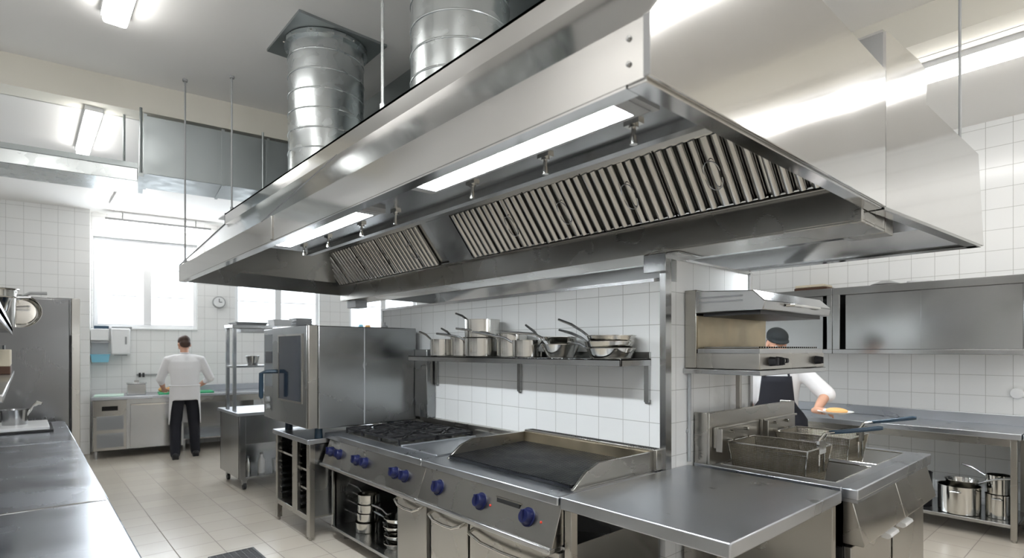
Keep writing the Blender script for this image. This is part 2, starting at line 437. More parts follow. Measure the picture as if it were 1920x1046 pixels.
a = MB()                                              # sloped liner of the rear half
a.sheet([(lx(3.1),3.06,2.30),(XR-.02,3.06,2.30),(rx(3.5)-.03,3.5,2.72),(lx(3.5),3.5,2.72)], -.008)
a.build('rear_liner', 'steel', hood)
for (x0, x1) in ((-2.12, -1.03), (-3.95, -2.72)):
    f = MB(); f.box(x0-.05, x1+.05, 1.285, 1.30, 2.318, 2.345); f.box(x0-.05, x1+.05, 1.405, 1.42, 2.318, 2.345); f.box(x0-.05, x0, 1.30, 1.405, 2.318, 2.345); f.box(x1, x1+.05, 1.30, 1.405, 2.318, 2.345)
    f.box(x1+.045, x1+.07, 1.25, 1.44, 2.322, 2.345)
    fo = f.build('lamp_frame', 'greyp', hood)
    MB().box(x0, x1, 1.301, 1.404, 2.334, 2.343).build('lamp_diffuser', 'hlamp', fo)
MB().box(lx(4)+.02, XR-.02, 3.72, 4.26, 2.36, 2.37).build('rear_lamp_panel', 'steel', hood)
for (x0, x1) in ((-2.6, -1.4), (-4.6, -3.4)):
    f = MB(); f.box(x0-.03,x1+.03,3.90,3.912,2.34,2.36); f.box(x0-.03,x1+.03,4.015,4.027,2.34,2.36); f.box(x0-.03,x0,3.912,4.015,2.34,2.36); f.box(x1,x1+.03,3.912,4.015,2.34,2.36)
    fo = f.build('lamp_frame', 'greyp', hood)
    MB().box(x0, x1, 3.913, 4.014, 2.35, 2.358).build('lamp_diffuser', 'hlamp', fo)
for x in (-1.10, -1.51, -1.97, -2.65, -3.05, -3.53, -3.95):
    n = MB(); n.cyl((x,1.50,2.345),(x,1.50,2.325),.016,None,12); n.cyl((x,1.50,2.33),(x,1.50,2.285),.0075,None,10); n.cyl((x,1.50,2.30),(x,1.50,2.272),.010,.013,10)
    n.box(x-.03, x+.03, 1.485, 1.515, 2.334, 2.346)
    n.build('spray_nozzle', 'polish', hood)
MB().box(-1.0,-.81,3.10,3.22,2.16,2.26).build('junction_box', 'front', hood, .003)
MB().box(-6.02,-5.80,2.78,2.92,2.07,2.154).build('junction_box', 'greyp', hood, .004)
for z in (2.265, 2.325): MB().ell((XR-.045,1.058,z),.007,.005,.007,10,6).build('rivet', 'steel', hood)
a = MB(); a.box(-3.29,-3.26,1.052,1.062,2.225,2.36); a.build('joint_strip', 'hood', hood, .003)
a = MB(); a.sheet([(-3.46,1.056,2.36),(-3.45,1.056,2.36),(-3.05,1.346,2.72),(-3.06,1.346,2.72)], -.008); a.build('joint_strip', 'hood', hood)
MB().box(XR-.004, XR+.0130, 1.0575, 1.0605, 2.222, 2.362).build('corner_seam', 'greyp', hood)
# column head that carries the trough on the wall end
a = MB(); a.prism([(2.765,2.145),(2.765,2.155),(3.06,2.155),(3.02,2.145)], 'x', -1.95, -1.72); a.box(-1.95,-1.80,2.755,2.80,2.05,2.155)
a.build('support_bracket', 'steel', hood, .003)

# hanging rods
rods = [(-5.62,1.075,2.36,'threaded rod holding the far left front corner of the hood','left'), (-5.28,1.37,2.815,'threaded rod just right of the corner rod, rising from the hood roof',''),
        (-2.555,1.37,2.815,'pale rod hanging between the two round ducts, down to the hood roof',''), (-.70,4.10,2.75,'rod holding the rear right corner of the hood near the strip light','')]
for x,y,z,lab,_ in rods:
    zt = ZU
    a = MB(); a.cyl((x,y,z-.004),(x,y,zt),.0075,None,8); a.cyl((x,y,z),(x,y,z+.035),.013,None,6); a.cyl((x,y,zt-.02),(x,y,zt),.02,None,10)
    solo(a, 'hanging_rod', 'galv' if 'pale' in lab else 'greyp', lab, 'rod', (x,y,z))

# ------------------------------------------------------------------ ventilation ducts
def round_duct(cx, cy, r, lab):
    t = thing('round_duct', lab, 'duct', (cx,cy,2.815), 'round ducts above the hood')
    H = ZU-2.815-.01; n = 8; dz = H/n; a = MB()
    for k in range(n):
        a.lathe([(r,k*dz+.005),(r,(k+1)*dz-.005)], (cx,cy,2.815), 56)
        if k: a.lathe([(r-.006,k*dz-.006),(r+.003,k*dz-.005),(r+.005,k*dz),(r+.003,k*dz+.005),(r-.006,k*dz+.006)], (cx,cy,2.815), 56)
    a.build('duct_pipe', 'galv', t)
    a = MB(); s_ = .345; c_ = .09
    pl = [(cx-s_,cy-s_),(cx+s_-c_*3,cy-s_),(cx+s_,cy-s_+c_),(cx+s_,cy+s_),(cx-s_,cy+s_)]
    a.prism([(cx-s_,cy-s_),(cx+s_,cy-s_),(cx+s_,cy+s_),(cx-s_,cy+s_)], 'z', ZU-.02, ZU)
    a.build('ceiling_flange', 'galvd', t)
    MB().lathe([(r+.004,0),(r+.028,0),(r+.028,.035),(r+.004,.035)], (cx,cy,ZU-.06), 48).build('collar', 'galv', t)
    for q in range(6):
        an = q*PI/3+.3
        MB().cyl((cx+(r+.02)*math.cos(an),cy+(r+.02)*math.sin(an),ZU-.045),(cx+(r+.036)*math.cos(an),cy+(r+.036)*math.sin(an),ZU-.045),.008,None,8).build('bolt', 'polish', t)
round_duct(-4.27, 1.80, .285, 'tall round galvanised duct rising to a square ceiling plate, left of the other')
round_duct(-2.61, 1.90, .285, 'round galvanised duct standing nearer, cut off by the top of the picture')
# big rectangular duct crossing under the beam, measured from its near left corner
dk = thing('rectangular_duct', 'large rectangular galvanised duct crossing high behind the round duct, seamed upright', 'duct', (-5.88,.80,3.17), rot=ANG)
def loc(o): return Vector(ORI[o.name])
ox, oy, oz = loc(dk)
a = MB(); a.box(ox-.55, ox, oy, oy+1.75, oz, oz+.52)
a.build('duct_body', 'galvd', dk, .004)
for y in (0, .62, 1.02, 1.30): MB().box(ox-.56, ox+.012, oy+y, oy+y+.025, oz-.01, oz+.53).build('flange', 'galvd', dk)
for y in (-.02, .98): 
    a = MB(); a.cyl((ox+.03,oy+y,oz-.03),(ox+.03,oy+y,ZL-.0),.011,None,8); a.cyl((ox-.58,oy+y,oz-.03),(ox-.58,oy+y,ZL),.011,None,8); a.box(ox-.6,ox+.05,oy+y-.02,oy+y+.02,oz-.045,oz-.012)
    a.build('hanger', 'galvd', dk)
ld = thing('flat_duct', 'long flat sheet metal duct running left from the large duct', 'duct', (-5.92,.78,3.10), rot=ANG)
ox, oy, oz = loc(ld)
a = MB(); a.box(ox-.50, ox, oy-1.85, oy-.02, oz, oz+.16); a.build('duct_body', 'galv', ld, .004)
MB().box(ox-.02, ox+.012, oy-1.85, oy-.02, oz+.115, oz+.16).build('top_seam', 'galvd', ld)
for y in (-.12,-1.3): MB().cyl((ox-.2,oy+y,oz+.16),(ox-.2,oy+y,ZL+.002),.01,None,8).build('hanger','galvd',ld)
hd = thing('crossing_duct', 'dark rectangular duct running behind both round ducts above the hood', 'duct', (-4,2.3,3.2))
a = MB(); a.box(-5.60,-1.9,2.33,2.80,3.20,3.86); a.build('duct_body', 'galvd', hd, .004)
a = MB(); a.box(-3.22,-3.19,2.295,2.325,3.15,3.97); a.box(-3.10,-3.07,2.295,2.325,3.15,3.97); a.box(-3.27,-3.02,2.28,2.34,3.96,3.99); a.cyl((-3.145,2.31,3.98),(-3.145,2.31,ZU),.015,None,8)
a.build('hanger', 'galvd', hd)

# ------------------------------------------------------------------ lamps
def lamp(lab, x0, x1, y0, y1, zc, group='fluorescent ceiling lamps'):
    cx, cy = (x0+x1)/2, (y0+y1)/2
    zc += .002
    t = thing('ceiling_lamp', lab, 'ceiling lamp', (cx,cy,zc))
    MB().box(x0,x1,y0,y1,zc-.045,zc).build('housing', 'white', t, .004)
    e = .012
    MB().box(x0+e,x1-e,y0+e,y1-e,zc-.10,zc-.045).build('diffuser', 'lamp', t, .02)
lamp('fluorescent ceiling lamp nearest the camera, cut by the top edge at left', -4.85, -3.45, .40, .57, ZU)
lamp('fluorescent ceiling lamp above the flat duct at far left', -7.42, -6.10, .40, .53, ZL)
lamp('short-looking ceiling lamp farthest back, below the rectangular duct', -9.95, -8.6, .93, 1.07, ZL)
lamp('long bright strip light on the low ceiling at right', -1.75, 1.9, 5.05, 5.25, ZL-.0)
lamp('added ceiling fill lamp behind the camera on the left side of the room', -1.2, .3, .30, .47, ZU)  # unseen lamp added as fill light
lamp('added ceiling fill lamp behind the camera in the middle of the room', 1.3, 2.8, 2.0, 2.17, ZU)  # added out of view for fill and for reflections in the hood end
lamp('ceiling lamp to the right of the camera, past the hood end', -.25, 1.3, 3.2, 3.37, ZU)
lamp('added ceiling fill lamp over the left counter, above and behind the camera', -3.0, -1.5, -.75, -.58, ZU)  # added out of view to brighten the left wall and the hood front
lamp('added ceiling fill lamp at the unseen front wall, right side', 2.4, 3.9, 3.6, 3.77, ZU)  # extra unseen lamp, added to fill the near end of the room
t = thing('ceiling_lamp', 'horizontal tube lamp on a dark rail over the far window', 'ceiling lamp', (.24,.9,3.55), back=True)
MB().box(.18,.30,.18,1.62,3.60,3.635).build('housing', 'greyp', t)
MB().box(.19,.29,.19,1.61,3.54,3.60).build('diffuser', 'lamp', t, .015)
MB().cyl((.24,.4,3.635),(.24,.4,ZL),.008,None,8).build('suspension', 'greyp', t); MB().cyl((.24,1.4,3.635),(.24,1.4,ZL),.008,None,8).build('suspension', 'greyp', t)

# ------------------------------------------------------------------ cooking range
rg = thing('cooking_range', 'stainless steel gas range with black burner grates and a griddle plate, blue knobs', 'cooking range', (-3.79,2.35,0))
XA, XM, XE = -4.55, -3.035, -1.832
a = MB(); a.box(XA, XM-.002, 1.90, 2.795, .855, .90); a.build('worktop', 'top', rg, .006)
a = MB(); a.prism([(1.955,.855),(1.955,.655),(1.872,.655),(1.945,.852)], 'x', XA+.02, XM-.002); a.build('control_panel', 'front', rg, .003)
a = MB(); a.box(XA+.0, XM-.002, 1.855, 1.95, .628, .656); a.build('panel_lip', 'steel', rg, .006)
a = MB(); a.box(XA+.03,XA+.05,1.97,2.78,.10,.63); a.box(-3.455,-3.435,1.97,2.78,.10,.63); a.box(XA+.05,-3.455,2.75,2.78,.10,.63); a.box(XA+.05,-3.455,1.97,2.75,.61,.63)
a.build('open_bay', 'oven', rg)
a = MB(); a.box(XA+.02,-3.44,1.95,2.78,.09,.115); a.build('bay_shelf', 'steel', rg, .003)
MB().box(XA+.02,XA+.05,1.955,1.985,.115,.64).build('post', 'steel', rg)
a = MB(); a.box(-3.435,XM-.002,1.985,2.78,.09,.63); a.build('cabinet', 'oven', rg)
d = MB().box(-3.425,-3.06,1.955,1.984,.11,.615).build('door', 'front', rg, .004)
def bow(x0, x1, z, y, dep=.045, r=.0105):
    pts = [(x0,y,z+.045),(x0+.005,y-dep*.8,z+.03),(x0+(x1-x0)*.2,y-dep,z+.006),((x0+x1)/2,y-dep,z),(x0+(x1-x0)*.8,y-dep,z+.006),(x1-.005,y-dep*.8,z+.03),(x1,y,z+.045)]
    return MB().tube(pts, r, 10)
bow(-3.41,-3.09,.535,1.955).build('handle', 'polish', d)
for x in (XA+.10, XM-.15):
    for y in (2.05, 2.7): MB().cyl((x,y,.0),(x,y,.09),.022,None,14).build('leg', 'steel', rg)
def knob(x, parent, r=.036):
    c = Vector((x,1.915,.752)); nrm = Vector((0,-.935,.354)).normalized()
    k = MB(); k.tube([c-nrm*.01,c+nrm*.012],[r*1.18,r*1.18],24); k.tube([c+nrm*.012,c+nrm*.016,c+nrm*.042,c+nrm*.046],[r,r,r*.86,r*.78],24)
    o = k.build('knob', 'blue', parent)
    up = Vector((0,.354,.935)); p = c+nrm*.05
    MB().cbox(tuple(p), .014, .012, r*1.5).build('grip', 'blue', o)
for x in (-4.43,-4.27,-3.96,-3.82,-3.38,-3.245): knob(x, rg)
# six open burners
a = MB(); a.box(-4.42,-3.555,2.02,2.70,.897,.902); a.build('burner_tray', 'front', rg)
for i in range(3):
    for j in range(2):
        cx, cy = -4.275+i*.29, 2.20+j*.34
        b = MB(); b.lathe([(.0,.0),(.05,0),(.055,.012),(.04,.02),(.0,.022)], (cx,cy,.902), 20); b.build('burner', 'iron', rg)
        g = MB(); h = .938
        for sx in (-.138,.138): g.cbox((cx+sx,cy,h),.014,.325,.016)
        for sy in (-.160,.160): g.cbox((cx,cy+sy,h),.288,.014,.016)
        for q in range(8):
            an = q*PI/4; r0, r1 = .035, (.138 if q%2==0 else .165)
            if q in (2,6): r1 = .16
            x0_,y0_,x1_,y1_ = cx+r0*math.cos(an),cy+r0*math.sin(an),cx+r1*math.cos(an),cy+r1*math.sin(an)
            L = math.hypot(x1_-x0_,y1_-y0_); g.cbox(((x0_+x1_)/2,(y0_+y1_)/2,h+.004),L,.012,.016,an)
        for sx in (-.138,.138):
            for sy in (-.16,.16): g.cbox((cx+sx,cy+sy,h-.018),.014,.014,.036)
        g.build('pan_grate', 'iron', rg)
a = MB(); a.box(-3.50,-3.05,2.03,2.68,.895,.908); a.box(-3.515,-3.50,2.03,2.70,.895,.916); a.build('griddle_plate', 'top', rg, .003)
a = MB(); a.box(XA,XM-.002,2.74,2.795,.90,.985); a.box(-3.52,XM-.002,2.70,2.74,.90,.96); a.build('rear_upstand', 'front', rg, .004)
a = MB(); a.box(-4.425,-4.22,2.70,2.795,.985,1.60); a.build('flue_riser', 'oven', rg, .006)

# char grill to its right
cg = thing('char_grill', 'stainless char grill with a blackened bar grate, right of the burners', 'grill', (-2.43,2.35,0))
a = MB(); a.box(XM, XE, 1.90, 2.795, .855, .898); a.build('worktop', 'top', cg, .006)
a = MB(); a.prism([(1.955,.855),(1.955,.655),(1.872,.655),(1.945,.852)], 'x', XM, XE-.01); a.build('control_panel', 'front', cg, .003)
a = MB(); a.box(XM, XE-.012, 1.855, 1.95, .628, .656); a.build('panel_lip', 'steel', cg, .006)
a = MB(); a.box(XM, XE-.02, 1.985, 2.78, .09, .63); a.build('cabinet', 'oven', cg)
d = MB().box(-3.005,-2.615,1.955,1.984,.11,.612).build('door', 'front', cg, .004); bow(-2.98,-2.64,.53,1.955).build('handle', 'polish', d)
d = MB().box(-2.595,-1.87,1.955,1.984,.11,.605).build('drawer', 'front', cg, .004); bow(-2.56,-1.95,.515,1.955).build('handle', 'polish', d)
for x in (XM+.12, XE-.12):
    for y in (2.05, 2.7): MB().cyl((x,y,.0),(x,y,.09),.022,None,14).build('leg', 'steel', cg)
for x in (-2.845,-2.43,-2.045): knob(x, cg, .041)
def onp(x, z): return 1.872+(z-.655)/(.852-.655)*(1.945-1.872)
MB().box(-2.30,-2.12,onp(0,.79)-.006,onp(0,.79)+.01,.778,.80).build('display_slit', 'perf', cg)
MB().box(-2.31,-2.11,onp(0,.79)-.004,onp(0,.79)+.01,.80,.806).build('display_trim', 'polish', cg)
for x in (-2.345, -1.95): MB().ell((x,onp(0,.75),.75),.007,.006,.007,10,6).build('pilot_light', 'red', cg)
g = MB(); n = 58
for k in range(n):
    x = -2.925+k*(1.035/(n-1)); g.prism([(2.05,.912),(2.05,.922),(2.70,.945),(2.70,.93)], 'x', x-.0055, x+.0055)
g.box(-2.93,-1.885,2.045,2.06,.905,.918); g.box(-2.93,-1.885,2.37,2.385,.917,.926)
g.build('bar_grate', 'burnt', cg)
MB().box(-2.935,-1.88,2.05,2.71,.896,.906).build('drip_bed', 'iron', cg)
sp = [(2.04,.898),(2.14,.975),(2.24,1.01),(2.72,1.01),(2.72,.898)]
MB().prism(sp,'x',-2.955,-2.937).build('side_splash','front',cg,.002); MB().prism(sp,'x',-1.878,-1.86).build('side_splash','front',cg,.002)
MB().box(-2.937,-1.878,2.70,2.72,.898,1.01).build('back_splash','scorch',cg,.002)
a = MB(); a.box(-2.955,-1.836,2.722,2.795,.90,1.022); fl = a.build('flue_cover','front',cg,.004)
a = MB()
for k in range(60):
    for j in range(3): a.box(-2.93+k*.018,-2.92+k*.018,2.735+j*.018,2.746+j*.018,1.0215,1.0235)
a.build('perforation','perf',fl)

# ------------------------------------------------------------------ worktable at the near end of the line
wt = thing('work_table', 'empty stainless steel worktable at the near end beside the char grill', 'table', (-1.4,2.46,0))
a = MB(); a.box(-1.826,-.978,1.91,3.035,.84,.90); a.build('tabletop','top',wt,.006)
for x in (-1.79,-1.02):
    for y in (1.95,2.99): 
        a = MB(); a.box(x-.022,x+.022,y-.022,y+.022,.03,.84); a.cyl((x,y,0),(x,y,.03),.016,None,12); a.build('leg','front',wt,.003)
a = MB(); a.box(-1.80,-1.0,2.96,2.975,.20,.84); a.build('back_panel','front',wt); a = MB(); a.box(-1.80,-1.01,1.97,2.96,.17,.19); a.build('undershelf','front',wt,.003)

# ------------------------------------------------------------------ fryer at the end of the island, facing the near right
fr = thing('deep_fryer', 'double deep fryer with two oil wells and sloping front, behind the worktable', 'fryer', (-1.4,3.8,0))
FX0, FX1, FY0, FY1 = -1.822, -.93, 3.10, 4.54
wells = [(-1.70,-1.06,3.20,3.77),(-1.70,-1.06,3.87,4.44)]
a = MB(); z0, z1 = .835, .90
a.box(FX0,FX1,FY0,3.20,z0,z1); a.box(FX0,FX1,3.77,3.87,z0,z1); a.box(FX0,FX1,4.44,FY1,z0,z1); a.box(-1.06,FX1,3.20,3.77,z0,z1); a.box(-1.06,FX1,3.87,4.44,z0,z1); a.box(FX0,-1.70,3.20,3.77,z0,z1); a.box(FX0,-1.70,3.87,4.44,z0,z1)
a.build('worktop','top',fr)
a = MB(); a.box(-1.0,FX1+.004,FY0-.004,FY1+.004,.85,.904); a.box(FX0,-1.0,FY0-.004,FY0+.02,.85,.904)
a.build('rim','top',fr,.006)
for (x0,x1,y0,y1) in wells:
    a = MB(); t = .006
    e = .004; a.box(x0-t,x0+e,y0,y1,.64,.897); a.box(x1-e,x1+t,y0,y1,.64,.897); a.box(x0-t,x1+t,y0-t,y0+e,.64,.897); a.box(x0-t,x1+t,y1-e,y1+t,.64,.897); a.box(x0,x1,y0,y1,.635,.645)
    w_ = a.build('oil_well','satin',fr); MB().box(x0+.005,x1-.26,y0+.005,y1-.005,.70,.76).build('oil','oil',w_)
    a = MB(); a.prism([(x1-.26,.646),(x1-.005,.646),(x1-.005,.846),(x1-.06,.842),(x1-.26,.765)],'y',y0+.005,y1-.005); a.build('cool_ledge','steel',w_)
    a = MB(); a.tube([(x0,y0,.9015),(x1,y0,.9015),(x1,y1,.9015),(x0,y1,.9015)],.004,6,closed=True); a.build('well_lip','polish',w_)
a = MB(); a.box(FX0,-1.0,FY0+.01,FY1-.01,.10,.64); a.box(FX0,-1.722,FY0+.01,FY1-.01,.64,.84); a.box(-1.04,-1.0,FY0+.01,FY1-.01,.6,.84); a.box(FX0,-1.0,FY0+.01,FY0+.03,.6,.84); a.box(FX0,-1.0,FY1-.03,FY1-.01,.6,.84)
a.build('body','oven',fr)
ym = (FY0+FY1)/2
for (y0,y1) in ((FY0+.01,ym-.006),(ym+.006,FY1-.0)):
    MB().prism([(-1.0,.84),(-.955,.84),(-.90,.635),(-.905,.62),(-1.0,.62)],'y',y0,y1).build('sloped_panel','front',fr,.004)
    d = MB().box(-.998,-.965,y0+.015,y1-.015,.13,.60).build('door','front',fr,.004)
    yc = y1-.14 if y0 < 3.5 else y0+.14
    MB().prism([(-.965,.59),(-.915,.575),(-.91,.56),(-.93,.545),(-.965,.548)],'y',yc-.075,yc+.075).build('handle','wplast',d,.004)
for x in (-1.75,-1.03):
    for y in (3.18,4.46): MB().cyl((x,y,0),(x,y,.10),.025,None,14).build('leg','steel',fr)
a = MB(); a.box(-1.735,-1.72,FY0-.0,FY1-.2,.90,1.215); a.box(FX0,-1.735,FY0,FY0+.015,.90,1.215); a.box(FX0,-1.735,FY1-.215,FY1-.2,.90,1.215); a.box(FX0,FX0+.008,FY0,FY1-.2,.9,1.20); a.box(FX0+.008,-1.735,FY0+.015,FY1-.215,1.10,1.11)
a.build('flue_box','front',fr,.003)
MB().box(FX0+.01,-1.738,FY0+.05,FY1-.24,1.11,1.15).build('flue_opening','perf',fr)
for (y0,y1) in ((3.14,3.68),(3.76,4.30)):
    a = MB(); a.box(-1.718,-1.700,y0,y1,1.00,1.125); a.box(-1.70,-1.685,y0,y1,1.115,1.128); a.box(-1.70,-1.66,y0,y0+.012,.98,1.12); h = a.build('basket_hanger','front',fr,.003)
    for yy in (y0+.17,y0+.36):
        for zz in (1.04,1.09): MB().cyl((-1.70,yy,zz),(-1.672,yy,zz),.010,None,10).build('stud','polish',h)

def fry_basket(lab, y0, y1, x0=-1.675, x1=-1.215):
    t = thing('fryer_basket', lab, 'fryer basket', ((x0+x1)/2,(y0+y1)/2,.80), 'fryer baskets')
    zb, zt = .80, 1.035; k = MB(); r = .0016
    def pt(u, v, z):
        q = (z-zb)/(zt-zb); m = .035*(1-q)
        return (x0+m+(x1-x0-2*m)*u, y0+m+(y1-y0-2*m)*v, z)
    n1, n2, n3 = 46, 34, 22
    for i in range(n1+1):
        u = i/n1; k.tube([pt(u,0,zt),pt(u,0,zb),pt(u,1,zb),pt(u,1,zt)], r, 4, smooth=False)
    for i in range(n2+1):
        v = i/n2; k.tube([pt(0,v,zt),pt(0,v,zb),pt(1,v,zb),pt(1,v,zt)], r, 4, smooth=False)
    for i in range(1,n3):
        z = zb+(zt-zb)*i/n3; k.tube([pt(0,0,z),pt(1,0,z),pt(1,1,z),pt(0,1,z)], r, 4, closed=True, smooth=False)
    k.build('wire_mesh','wire',t)
    f = MB(); f.tube([pt(0,0,zt),pt(1,0,zt),pt(1,1,zt),pt(0,1,zt)], .005, 8, closed=True); f.tube([pt(0,0,zb),pt(1,0,zb),pt(1,1,zb),pt(0,1,zb)], .004, 6, closed=True)
    for (u,v) in ((0,0),(1,0),(1,1),(0,1)): f.tube([pt(u,v,zb),pt(u,v,zt)], .004, 6)
    f.build('rim_frame','polish',t)
    ym_ = (y0+y1)/2
    b = MB()
    for s_ in (-.035,.035): b.tube([(x1+.006,ym_+s_,zb+.1),(x1+.008,ym_+s_,zt+.05),(x1+.03,ym_+s_*.7,zt+.09),(x1+.08,ym_+s_*.3,zt+.10)], .006, 8)
    b.box(x1+.0,x1+.014,ym_-.05,ym_+.05,zt-.03,zt+.045)
    b.build('handle_bracket','polish',t)
    MB().tube([(x1+.05,ym_,zt+.095),(x1+.14,ym_,zt+.112),(x1+.29,ym_,zt+.145),(x1+.31,ym_,zt+.147)], [.011,.012,.013,.009], 10).build('handle','navy',t)
fry_basket('wire fryer basket nearest the worktable, in the near oil well', 3.24, 3.60)
fry_basket('wire fryer basket in the far oil well, behind the near basket', 3.90, 4.26)

# ------------------------------------------------------------------ salamander grill on its wall shelf above the fryer
ss = thing('mounted_shelf', 'steel shelf under the open salamander grill, on the end of the tiled island wall', 'shelf', (-1.6,3.46,1.456))
a = MB(); a.box(-1.83,-1.36,2.985,3.93,1.456,1.485); a.build('shelf_board','steel',ss,.003)
a = MB(); a.box(-1.768,-1.738,3.52,3.55,1.15,1.456); a.build('post','front',ss,.003)
sm = thing('salamander_grill', 'open-sided salamander grill with raised hood and black knobs over the fryer', 'grill', (-1.6,3.46,1.485))
a = MB(); a.box(-1.75,-1.37,3.0,3.92,1.487,1.578); a.build('base','front',sm,.004)
a = MB(); a.box(-1.825,-1.75,3.0,3.92,1.487,1.955); a.build('rear_column','front',sm,.004)
MB().box(-1.75,-1.744,3.01,3.91,1.60,1.80).build('back_plate','scorch',sm)
a = MB(); a.box(-1.745,-1.40,3.03,3.90,1.592,1.602); a.box(-1.745,-1.375,3.01,3.03,1.578,1.604); a.box(-1.745,-1.375,3.89,3.91,1.578,1.604); a.box(-1.395,-1.375,3.03,3.89,1.578,1.604)
a.build('grill_tray','steel',sm)
g = MB()
for k in range(28): y = 3.05+k*.031; g.cyl((-1.73,y,1.612),(-1.40,y,1.612),.004,None,6)
g.build('rack','polish',sm)
a = MB(); a.prism([(-1.745,1.815),(-1.345,1.815),(-1.335,1.865),(-1.40,1.925),(-1.745,1.945)],'y',2.985,3.94); hd_ = a.build('heating_hood','steel',sm,.005)
MB().box(-1.72,-1.38,3.03,3.88,1.795,1.815).build('heating_element','iron',hd_)
for z in (1.895,1.868): MB().box(-1.72,-1.46,2.981,2.985,z,z+.01).build('vent_slit','greyp',hd_)
MB().tube([(-1.335,3.25,1.85),(-1.30,3.27,1.85),(-1.30,3.65,1.85),(-1.335,3.67,1.85)],.008,8).build('handle','polish',hd_)
for y in (3.13,3.21,3.78):
    k = MB(); k.tube([(-1.372,y,1.533),(-1.335,y,1.533)],[.027,.023],18); k.cbox((-1.33,y,1.533),.012,.010,.04); k.build('knob','black',sm)
MB().tube([(-1.372,3.29,1.535),(-1.36,3.29,1.535)],[.016,.016],14).build('switch','wplast',sm); MB().tube([(-1.372,3.33,1.535),(-1.355,3.33,1.535)],[.016,.013],14).build('knob','black',sm)
a = MB(); a.tube([(-1.815,3.035,1.46),(-1.815,3.035,.92)],.011,10); a.tube([(-1.815,3.035,1.1),(-1.83,3.035,1.1)],.016,8)
solo(a,'gas_pipe','greyp','slim dark pipe running down the tiled wall end beside the fryer','pipe',(-1.815,3.035,.92))

# ------------------------------------------------------------------ combi oven and its stand
st = thing('oven_stand', 'low stainless rack stand with tray rails under the combi oven', 'stand', (-4.95,2.2,0))
SX0, SX1, SY0, SY1 = -5.39, -4.565, 1.78, 2.62
a = MB(); a.box(SX0-.03,SX1+.002,SY0-.02,SY1,.808,.85); a.build('top','top',st,.004)
for (x,w) in ((SX0,.045),(SX1-.07,.07)):
    for y in (SY0,SY1-.05):
        a = MB(); a.box(x,x+w,y,y+.045,.03,.808); a.cyl((x+w/2,y+.022,0),(x+w/2,y+.022,.03),.014,None,10); a.build('leg','front',st,.003)
a = MB(); a.box(-4.965,-4.85,SY0,SY0+.03,.20,.808); a.build('centre_post','front',st,.003)
a = MB(); a.box(SX0+.045,SX1-.07,SY0+.002,SY0+.04,.16,.205); a.box(SX0+.01,SX1-.01,SY0+.04,SY1-.03,.185,.2); a.build('base_shelf','front',st,.003)
a = MB(); a.box(SX0+.005,SX0+.012,SY0+.03,SY1-.04,.2,.8); a.box(SX1-.012,SX1-.005,SY0+.03,SY1-.04,.2,.8); a.box(SX0+.01,SX1-.01,SY1-.05,SY1-.04,.2,.8); a.box(-4.91,-4.90,SY0+.03,SY1-.05,.2,.8)
a.build('side_panel','oven',st)
for (x0,x1) in ((SX0+.045,-4.965),(-4.85,SX1-.07)):
    a = MB()
    for k in range(9):
        z = .25+k*.06; a.box(x0,x0+.03,SY0+.03,SY1-.06,z,z+.006); a.box(x1-.03,x1,SY0+.03,SY1-.06,z,z+.006); a.box(x0,x0+.004,SY0+.03,SY1-.06,z,z+.02); a.box(x1-.004,x1,SY0+.03,SY1-.06,z,z+.02)
    a.build('tray_rail','steel',st)
for (x0,x1,z) in ((SX0+.045,-4.965,.635),(-4.85,SX1-.07,.56),(-4.85,SX1-.07,.40)):
    MB().box(x0,x1,SY0+.03,SY1-.06,z,z+.018).build('oven_tray','steel',st)
ov = thing('combi_oven', 'large stainless combi oven with dark glass door on the rack stand', 'oven', (-5.0,2.25,.85))
OX0, OX1, OY0, OY1 = -5.62, -4.43, 1.80, 2.72
a = MB(); a.box(OX0,OX1,OY0,OY1,.95,1.795); a.build('body','oven',ov,.008)
MB().box(OX1-.0,OX1+.003,2.20,2.208,.96,1.785).build('panel_seam','greyp',ov)
a = MB(); a.box(OX0-.0,-5.30,1.745,OY0,.95,1.79); a.build('control_column','oven',ov,.006)
MB().box(OX0+.03,-5.33,1.741,1.745,1.25,1.74).build('control_panel','panel',ov)
MB().box(OX0+.06,-5.37,1.738,1.741,1.47,1.58).build('display','dglass',ov)
for z in (1.06,1.13): MB().tube([(-5.46,1.745,z),(-5.46,1.715,z)],[.028,.024],16).build('knob','greyp',ov)
a = MB(); a.box(-5.29,-4.475,1.715,1.79,.955,1.80); dr = a.build('door','oven',ov,.008)
MB().box(-5.10,-4.56,1.710,1.716,1.165,1.715).build('door_window','dglass',dr)
f = MB(); f.box(-5.115,-4.545,1.705,1.715,1.15,1.165); f.box(-5.115,-4.545,1.705,1.715,1.715,1.73); f.box(-5.115,-5.10,1.705,1.715,1.165,1.715); f.box(-4.56,-4.545,1.705,1.715,1.165,1.715); f.build('window_frame','front',dr)
f = MB(); f.tube([(-5.19,1.715,1.40),(-5.20,1.63,1.40),(-5.23,1.60,1.385),(-5.235,1.60,1.18),(-5.235,1.605,1.16)],[.018,.018,.02,.02,.014],10); f.build('handle','navy',dr)
a = MB(); a.box(-4.472,-4.44,1.72,1.80,.955,1.80); a.build('hinge_column','front',ov,.006)
for x in (-5.30,-4.60):
    for y in (1.87,2.55): MB().cyl((x,y,.85),(x,y,.95),.035,.03,16).build('foot','navy',ov)
a = MB(); a.ell((-4.62,2.5,1.808),.03,.03,.016,14,8); a.cyl((-4.62,2.5,1.795),(-4.62,2.5,1.85),.008,None,8); a.build('vent_cap','greyp',ov)

